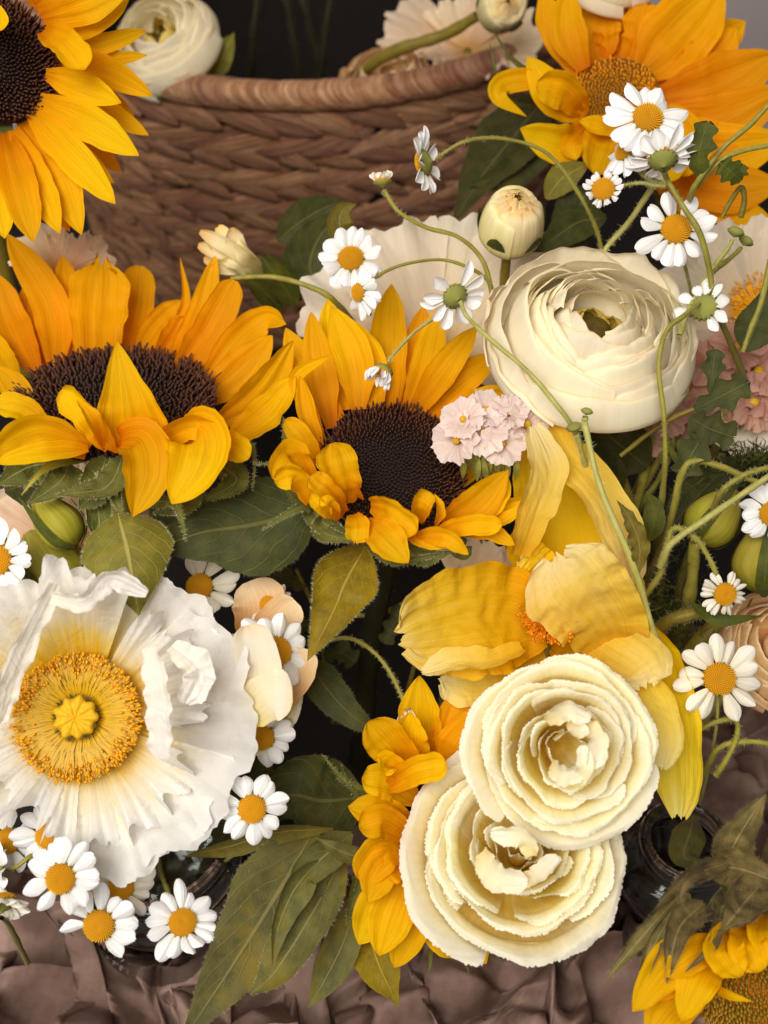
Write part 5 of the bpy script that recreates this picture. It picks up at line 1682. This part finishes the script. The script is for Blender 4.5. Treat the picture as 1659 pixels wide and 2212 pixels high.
# ---- around the white poppy
daisy('daisy in shade behind the top right of the white poppy', 432, 1268, .49, (-.1, .25, .95), 82, npet=13, skip=(5, 6, 7), cream=True, stem=[(440, 1330, .52), (450, 1420, .56)])
daisy('small shaded daisy with short petals behind the cream lisianthus', 584, 1306, .485, (.1, .2, .97), 56, npet=14, plen=.8, pw=.75, cream=True, disk=1.1, stem=[(590, 1360, .51), (600, 1450, .56)])
daisy('daisy with broad petals tucked against the cream lisianthus', 596, 1408, .462, (.35, .25, .9), 82, npet=12, skip=(5, 6), stem=[(600, 1470, .49), (600, 1560, .54)], az0=.3, pw=1.15)
daisy('daisy hanging below the cream lisianthus, its top half covered', 566, 1592, .470, (-.05, -.15, .98), 80, npet=12, stem=[(560, 1640, .50), (550, 1700, .54)], disk=.95)
daisy('open daisy right of the white poppy above the dark leaf', 545, 1747, .440, (.0, .08, 1), 84, npet=13, az0=.4, stem=[(545, 1800, .46), (500, 1850, .50), (420, 1900, .56)])
daisy('open daisy under the left lower edge of the white poppy', 132, 1897, .415, (.0, .05, 1), 88, npet=13, az0=.1, stem=[(150, 1940, .46), (220, 1900, .50), (300, 1860, .55)])
daisy('open daisy lowest of the three under the white poppy', 215, 1998, .430, (.0, .05, 1), 88, npet=13, skip=(8,), az0=.5, stem=[(260, 1990, .45), (295, 1960, .46), (330, 1890, .48), (345, 1830, .52)], srad=.0009, sm='stem')
daisy('tilted daisy alone on the dark paper right of the three', 394, 1994, .445, (.22, .62, .75), 78, npet=14, pitch=-4, stem=[(375, 1960, .46), (360, 1920, .465), (345, 1875, .48), (340, 1820, .52)], srad=.0009, sm='stem')
daisy('daisy half covered by the lower left edge of the white poppy', 103, 1806, .452, (-.1, .1, .98), 82, npet=13, stem=[(140, 1830, .47), (240, 1830, .53)], disk=.9)
daisy('daisy deep behind the daisy under the poppy at the far left', 20, 1815, .458, (-.25, .05, .96), 74, npet=12, stem=[(60, 1850, .48), (180, 1850, .54)])
daisy('daisy at the left edge facing away among the lower daisies', -8, 1880, .445, (-.75, .1, .55), 70, npet=12, pitch=10, stem=[(40, 1870, .445), (80, 1845, .452), (160, 1850, .49)], srad=.0009, sm='stem')
daisy('daisy in the shadow of the white poppy above the lowest daisy', 262, 1915, .452, (.1, .1, .98), 74, npet=13, cream=True, stem=[(290, 1930, .47), (330, 1860, .52)])
daisy('pale daisy seen from below at the left edge, lowest there', 2, 1950, .435, (-.2, .75, -.45), 66, npet=14, pitch=30, cream=True, disk=1.2, stem=[(20, 2000, .45), (60, 2080, .5)], srad=.0011, sm='stem')
daisy('white daisy at the left edge over the pale poppy', -2, 1208, .46, (-.35, -.1, .92), 86, npet=12, pitch=6, stem=[(10, 1280, .48), (40, 1380, .52)])


# ---- closed daisy buds
def daisy_bud(label, x, y, d, n, rpx, stem, npet=14, plen=.5, srad=.0008, sm='stem_pale', green=False):
    t = daisy(label, x, y, d, n, rpx, pitch=-72, npet=0 if green else npet, plen=plen, pw=.55, disk=1.0, cream=True, stem=stem, srad=srad, sm=sm, name='daisy_bud', pjit=5)
    t['category'] = 'daisy bud'
    t['group'] = 'unopened daisy buds'
    if green:
        t.scale = t.scale * 1.35
        for c in list(t.children):
            if c.name.startswith(('disk', 'florets')):
                c.data = c.data.copy() if c.name.startswith('disk') else c.data
                c.data.materials.clear() if c.name.startswith('disk') else None
                if c.name.startswith('disk'):
                    c.data.materials.append(M['calyx'])
                else:
                    bpy.data.objects.remove(c)
    return t


daisy_bud('white tipped daisy bud on a curved stem before the basket', 826, 392, .495, (-.1, .95, .2), 44, [(835, 420, .495), (862, 458, .495), (920, 491, .498), (990, 512, .50), (1042, 562, .505), (1066, 640, .51), (1092, 705, .52)], plen=.62, srad=.0011, sm='stem')
daisy_bud('tiny green bud at the tip of the upright stem over the yellow poppy', 1268, 888, .44, (.2, .9, .3), 26, [(1266, 915, .442), (1290, 1012, .441), (1340, 1130, .441), (1374, 1240, .447), (1392, 1292, .46), (1400, 1380, .5)], green=True, srad=.0011, sm='stem_pale')
daisy_bud('green daisy bud below the cream ranunculus beside the crossing stem', 1240, 922, .447, (-.3, .8, .4), 30, [(1248, 945, .45), (1262, 1000, .46)], green=True)
daisy_bud('pale green bud right of the open daisy on the upper right', 1590, 500, .478, (.3, .85, .3), 36, [(1575, 530, .478), (1545, 570, .476), (1515, 625, .473), (1500, 665, .47)], green=True, srad=.0008)
daisy_bud('second green bud just behind the pale green bud on the upper right', 1612, 520, .487, (.5, .8, .2), 32, [(1590, 545, .487), (1550, 580, .485), (1520, 640, .482)], green=True, srad=.0008, sm='stem')
daisy_bud('green bud peeping over the top of the cream ranunculus', 1296, 552, .50, (-.3, .5, .8), 26, [(1310, 535, .50), (1345, 495, .497), (1400, 415, .485), (1432, 400, .475)], green=True, srad=.0010)
daisy_bud('drooping white tipped bud beside the half hidden sunflower', 876, 1532, .47, (.2, -.95, .2), 40, [(862, 1490, .472), (838, 1445, .474), (800, 1402, .476), (750, 1378, .48), (690, 1390, .52)], plen=.8, srad=.0009, sm='stem')
# ================================================================== loose leaves, herb sprigs and stems
def leaf(label, pts, hw, mat, d=.5, name='leaf', stem=None, **kw):
    t = thing(name, label, 'leaf', P(*(pts[0] if len(pts[0]) == 3 else (*pts[0], d))))
    k = dict(pr='leaf', cup=.4, nt=26, nu=11, wav=.06, saw=.012)
    k.update(kw)
    blade(t, 'blade', pts, hw, M[mat], d=d, **k)
    if stem:
        tube(t, 'stalk', stem, .0016, M['stem_olive'])
    return t


leaf('narrow dark leaf pointing down beside the drooping bud', [(668, 1425, .50), (700, 1480, .492), (760, 1545, .488), (830, 1590, .49)], 44, 'leaf_dark', fuzz=200, twist=25)
leaf('broad dark leaf behind the open daisy right of the white poppy', [(790, 1720, .50), (700, 1730, .49), (620, 1720, .485), (560, 1790, .485)], 100, 'leaf_dark', cup=.5, fuzz=100)
leaf('thin olive leaf blade just below the open daisy at the jar', [(720, 1790, .475), (600, 1800, .465), (500, 1828, .465), (400, 1850, .475)], 30, 'leaf_olive', cup=.9, roll=-30, pr='lance')
leaf('long grey green leaf hanging to the bottom edge of the picture', [(680, 1790, .475), (600, 1930, .455), (500, 2090, .44), (385, 2260, .425)], 98, 'leaf_grey', cup=.35, fuzz=300, twist=-10, sd=5, nt=34)
leaf('yellow green leaf with a bright edge right of the long hanging leaf', [(740, 1850, .468), (680, 1960, .452), (600, 2090, .44), (540, 2150, .435)], 62, 'leaf_grey', cup=.6, fuzz=200, roll=20, sd=6)
leaf('folded pale leaf in front of the long hanging leaf', [(690, 1860, .455), (640, 1920, .445), (605, 2000, .44), (588, 2090, .437)], 40, 'leaf_grey', cup=1.0, roll=-25, sd=7)
leaf('twisted grey green leaf under the sepals of the half hidden sunflower', [(760, 1800, .468), (700, 1850, .455), (650, 1900, .45), (672, 1935, .447)], 44, 'leaf_grey', cup=.9, sd=8)
leaf('pale pointed leaf hanging over the brown paper at the bottom', [(770, 1950, .475), (740, 2040, .465), (700, 2120, .46), (666, 2178, .458)], 46, 'leaf_grey', cup=.6, sd=9)
leaf('bright yellow green leaf tip below the half hidden sunflower', [(790, 1990, .478), (810, 2060, .468), (830, 2110, .464), (862, 2175, .462)], 56, 'leaf_gold', cup=.5, sd=10)
leaf('dark rounded leaf in front of the basket above the open daisy', [(600, 520, .60), (650, 480, .595), (700, 450, .59), (745, 432, .59)], 44, 'leaf_dark', sd=11)
leaf('dark leaf low against the basket behind the carnation bud', [(690, 640, .60), (670, 570, .595), (700, 500, .59), (760, 470, .59)], 60, 'leaf_dark', sd=12)
leaf('small yellow green leaf behind the daisy before the basket', [(760, 520, .575), (735, 490, .565), (740, 455, .565), (770, 440, .565)], 32, 'leaf_olive', sd=13, cup=.8)
leaf('dark leaf below the orange sunflower behind the round bud', [(1200, 560, .57), (1240, 480, .565), (1260, 430, .565), (1290, 400, .56)], 56, 'leaf_dark', sd=14)
leaf('dark leaf right of the round cream bud', [(1310, 470, .56), (1250, 480, .555), (1190, 520, .553), (1150, 545, .553)], 40, 'leaf_dark', sd=15)
leaf('olive leaf between the round bud and the drooping stem', [(1180, 430, .565), (1210, 390, .56), (1240, 370, .56), (1280, 350, .56)], 34, 'leaf_olive', sd=16)
leaf('dark leaf under the cream ranunculus among the stems', [(1400, 1010, .525), (1350, 970, .52), (1300, 930, .518), (1255, 915, .518)], 62, 'leaf_dark', sd=17)
leaf('dark leaf below the small pink statice', [(1330, 1080, .53), (1310, 1030, .525), (1290, 980, .523), (1240, 940, .523)], 44, 'leaf_dark', sd=18)
leaf('dark green leaf at the right edge beside the pale poppy', [(1610, 760, .49), (1630, 710, .487), (1650, 660, .485), (1680, 600, .485)], 44, 'leaf_dark', sd=19)
leaf('small dark leaf below the edge of the yellow poppy', [(1400, 1170, .485), (1412, 1130, .48), (1410, 1090, .48), (1395, 1060, .48)], 26, 'herb', sd=20)
leaf('crinkled small leaf on the green stem beside the yellow poppy', [(1376, 1240, .442), (1382, 1180, .438), (1360, 1120, .437), (1332, 1080, .438)], 22, 'leaf_olive', ruf=.5, rf=5, cup=.6, sd=21, nu=13)
leaf('slim leaf blade near the small hanging daisy on the right', [(1490, 1300, .475), (1530, 1330, .465), (1570, 1340, .462), (1650, 1330, .462)], 16, 'herb', pr='lance', sd=22)
leaf('dark pointed leaf behind the bent stem on the right', [(1440, 1150, .53), (1500, 1080, .525), (1560, 1020, .523), (1640, 980, .523)], 50, 'leaf_dark', sd=23)
leaf('grey leaf resting in the small jar at the lower right', [(1500, 1760, .50), (1490, 1800, .52), (1478, 1850, .525), (1520, 1860, .52)], 44, 'leaf_grey', sd=24, cup=.9)
leaf('dark leaf above the white daisy on the left between fuzzy sepals', [(10, 1060, .50), (60, 1050, .49), (110, 1060, .485), (190, 1040, .485)], 44, 'leaf_dark', sd=25, fuzz=200)
leaf('dark leaf in the shade under the middle sunflower', [(900, 1420, .56), (960, 1350, .55), (1000, 1270, .545), (1040, 1190, .545)], 60, 'leaf_dark', sd=26)
leaf('dark leaf beside the basket at the upper left, beside the white ranunculus', [(440, 170, .745), (470, 140, .74), (490, 100, .735), (506, 70, .733)], 26, 'leaf_olive', sd=27)
leaf('dark leaf beside the fuzzy sepals of the large sunflower', [(350, 1090, .50), (400, 1120, .49), (330, 1150, .487), (300, 1190, .487)], 46, 'leaf_dark', sd=28)
leaf('small dark leaf deep between the white poppy and the jar', [(470, 1830, .50), (500, 1760, .495), (540, 1690, .493), (580, 1620, .493)], 46, 'leaf_dark', sd=29)


def sprig(label, pts, leaves_, d=.5, mat='herb', r=.0012, sm='stem_olive'):
    """a feverfew sprig: stalk with lobed leaves"""
    t = thing('herb_sprig', label, 'leaf sprig', P(*pts[0]))
    tube(t, 'stalk', pts, r, M[sm])
    for (lp, hw) in leaves_:
        blade(t, 'leaf', lp, hw, M[mat], pr='round', cup=.4, lobes=.30, nt=30, nu=9, wav=.05, notch=.12, d=d)
    return t


sprig('lobed leaf sprig over the orange sunflower on the upper right', [(1659, 228, .45), (1620, 270, .452), (1560, 322, .455), (1505, 395, .46), (1490, 430, .47)],
      [([(1510, 380, .458), (1512, 320, .452), (1530, 262, .45)], 30), ([(1500, 350, .458), (1490, 330, .455), (1488, 315, .455)], 14)], d=.455, sm='stem')
sprig('three lobed leaf on a thin stalk at the upper right edge', [(1680, 312, .455), (1620, 322, .456), (1560, 345, .458), (1500, 405, .465)],
      [([(1600, 392, .46), (1580, 372, .456), (1556, 352, .455)], 26), ([(1590, 392, .46), (1598, 372, .456), (1606, 355, .455)], 16)], d=.455, sm='stem')
sprig('thin bent stalk hanging near the upper right edge', [(1560, 470, .475), (1575, 440, .473), (1600, 405, .47), (1608, 430, .472), (1600, 470, .476)], [], sm='stem_olive')
sprig('dark lobed leaf sprig in front of the pink statice', [(1340, 985, .48), (1410, 930, .475), (1470, 895, .47), (1540, 870, .467), (1590, 840, .465)],
      [([(1500, 885, .467), (1560, 855, .462), (1618, 825, .46)], 32), ([(1490, 900, .468), (1530, 925, .463), (1586, 945, .462)], 36), ([(1505, 905, .468), (1510, 950, .464), (1490, 990, .463), (1480, 1030, .465)], 34), ([(1545, 860, .467), (1540, 800, .465), (1548, 755, .465)], 22)], d=.465, mat='leaf_dark')
sprig('thin stalk running up the right edge past the pale poppy', [(1605, 760, .47), (1620, 715, .468), (1645, 650, .466), (1665, 560, .465)], [], sm='stem')
sprig('dim leafy sprig in the dark gap under the middle sunflower', [(960, 1240, .53), (930, 1320, .545), (900, 1420, .56), (870, 1540, .60)],
      [([(935, 1310, .54), (970, 1290, .535), (1010, 1300, .535)], 22), ([(915, 1370, .55), (880, 1340, .545), (850, 1330, .545)], 20), ([(905, 1410, .555), (950, 1400, .55), (985, 1420, .55)], 22)], d=.54, mat='leaf_dark', sm='stem_olive')
sprig('dim leafy sprig between the twisted leaf and the white poppy', [(640, 1230, .53), (680, 1320, .545), (700, 1420, .56), (720, 1560, .60)],
      [([(660, 1270, .535), (620, 1250, .53), (590, 1240, .53)], 22), ([(690, 1360, .55), (650, 1350, .545), (620, 1370, .545)], 22), ([(700, 1420, .555), (735, 1410, .55), (770, 1430, .55)], 24)], d=.54, mat='leaf_dark', sm='stem_olive')
sprig('dim thin sprig above the drooping bud in the dark gap', [(1010, 1230, .55), (900, 1290, .55), (800, 1330, .555), (690, 1310, .56)],
      [([(860, 1305, .55), (850, 1350, .545), (830, 1390, .545)], 20)], d=.55, mat='leaf_dark', sm='stem')
# ---- more stems, each on the flower it carries
def by_label(k):
    return [o for o in sc.objects if k in str(o.get('label', ''))][0]


def stalk(owner, pts, r, mat, fuzz=0):
    tube(by_label(owner), 'stem', pts, r, M[mat], fuzz=fuzz or 250, ribs=.06)


gb = 'yellow green bud on a thick upright stem'
stalk(gb, [(1690, 1060, .462), (1620, 1035, .462), (1550, 1005, .462), (1495, 997, .463), (1470, 1030, .466), (1455, 1100, .475), (1430, 1180, .50), (1380, 1300, .56)], .0015, 'stem')
stalk(gb, [(1690, 1010, .448), (1600, 1070, .449), (1520, 1125, .451), (1450, 1175, .454), (1425, 1225, .46)], .0014, 'stem_pale')
stalk(gb, [(1690, 1005, .458), (1640, 1015, .458), (1600, 1030, .459), (1560, 1060, .462), (1540, 1100, .475)], .0012, 'stem')
rs_ = 'peach rose at the right edge'
stalk(rs_, [(1490, 1592, .475), (1540, 1562, .472), (1588, 1556, .471), (1592, 1590, .472), (1570, 1640, .474), (1545, 1675, .478)], .0012, 'stem')
stalk(rs_, [(1690, 1612, .472), (1620, 1602, .473), (1560, 1612, .475), (1530, 1650, .485), (1480, 1760, .53)], .0013, 'stem')
stalk(rs_, [(1690, 1400, .53), (1600, 1470, .525), (1500, 1560, .53), (1420, 1680, .56)], .004, 'stem_pale')
stalk('smooth yellow green bud', [(1560, 1330, .505), (1480, 1430, .515), (1400, 1540, .54), (1300, 1700, .6)], .005, 'stem_olive')
stalk('smooth yellow green bud', [(1560, 1310, .485), (1500, 1325, .485), (1440, 1345, .49), (1390, 1400, .51)], .003, 'stem_olive')
for i, (x0, y0, x1, y1) in enumerate([(1470, 930, 1370, 1130), (1440, 960, 1320, 1160), (1400, 990, 1340, 1180), (1520, 960, 1440, 1200), (1560, 980, 1470, 1260), (1340, 1010, 1390, 1230), (1490, 980, 1500, 1250)]):
    stalk('dusky pink statice in the shade' if i in (0, 3, 4, 6) else 'small dusky pink statice',
          [(x0, y0, .53), ((x0 + x1) / 2 + 6, (y0 + y1) / 2, .54), (x1, y1, .56), (x1 - 30, y1 + 200, .66)], .0016 + .0004 * (i % 3), 'stem_olive' if i % 2 else 'stem')
for i, (x0, x1) in enumerate([(560, 540), (640, 700), (720, 690), (610, 650)]):
    stalk('crumpled white poppy lying', [(x0, -40, .84), ((x0 + x1) / 2, 60, .86), (x1, 190, .90), (x1, 300, .98)], .003, 'stem_dark')

# ---- fine moss-like foliage between the stems on the right
mo = bpy.data.objects
vs, fs = [], []
for cx, cy, d0, sx, sy, nn in [(1630, 985, .515, 30, 14, 300), (1440, 1330, .52, 60, 50, 500), (1400, 1210, .545, 50, 60, 350), (1560, 1060, .53, 60, 40, 350), (1480, 1400, .55, 60, 50, 250)]:
    for i in range(nn):
        c = P(cx + RNG.normal(0, sx), cy + RNG.normal(0, sy), d0 + RNG.normal(0, .012))
        dv = RNG.normal(0, 1, 3)
        dv /= np.linalg.norm(dv)
        s = np.cross(dv, RNG.normal(0, 1, 3))
        s = s / np.linalg.norm(s) * .00035
        l = .006 * (.5 + RNG.random())
        m_ = c + dv * l * .5 + RNG.normal(0, .0008, 3)
        k = len(vs)
        vs += [c - s, c + s, m_ + s, m_ - s, c + dv * l]
        fs += [(k, k + 1, k + 2, k + 3), (k + 3, k + 2, k + 4, k + 4)]
mv = np.array(vs)
me = bpy.data.meshes.new('fern_foliage')
me.from_pydata(mv.tolist(), [], [f if f[2] != f[3] else f[:3] for f in fs])
me.materials.append(M['herb'])
o = link(bpy.data.objects.new('fern_foliage', me))
o['kind'] = 'stuff'
o['label'] = 'fine feathery green foliage between the stems on the right'
o['category'] = 'foliage'
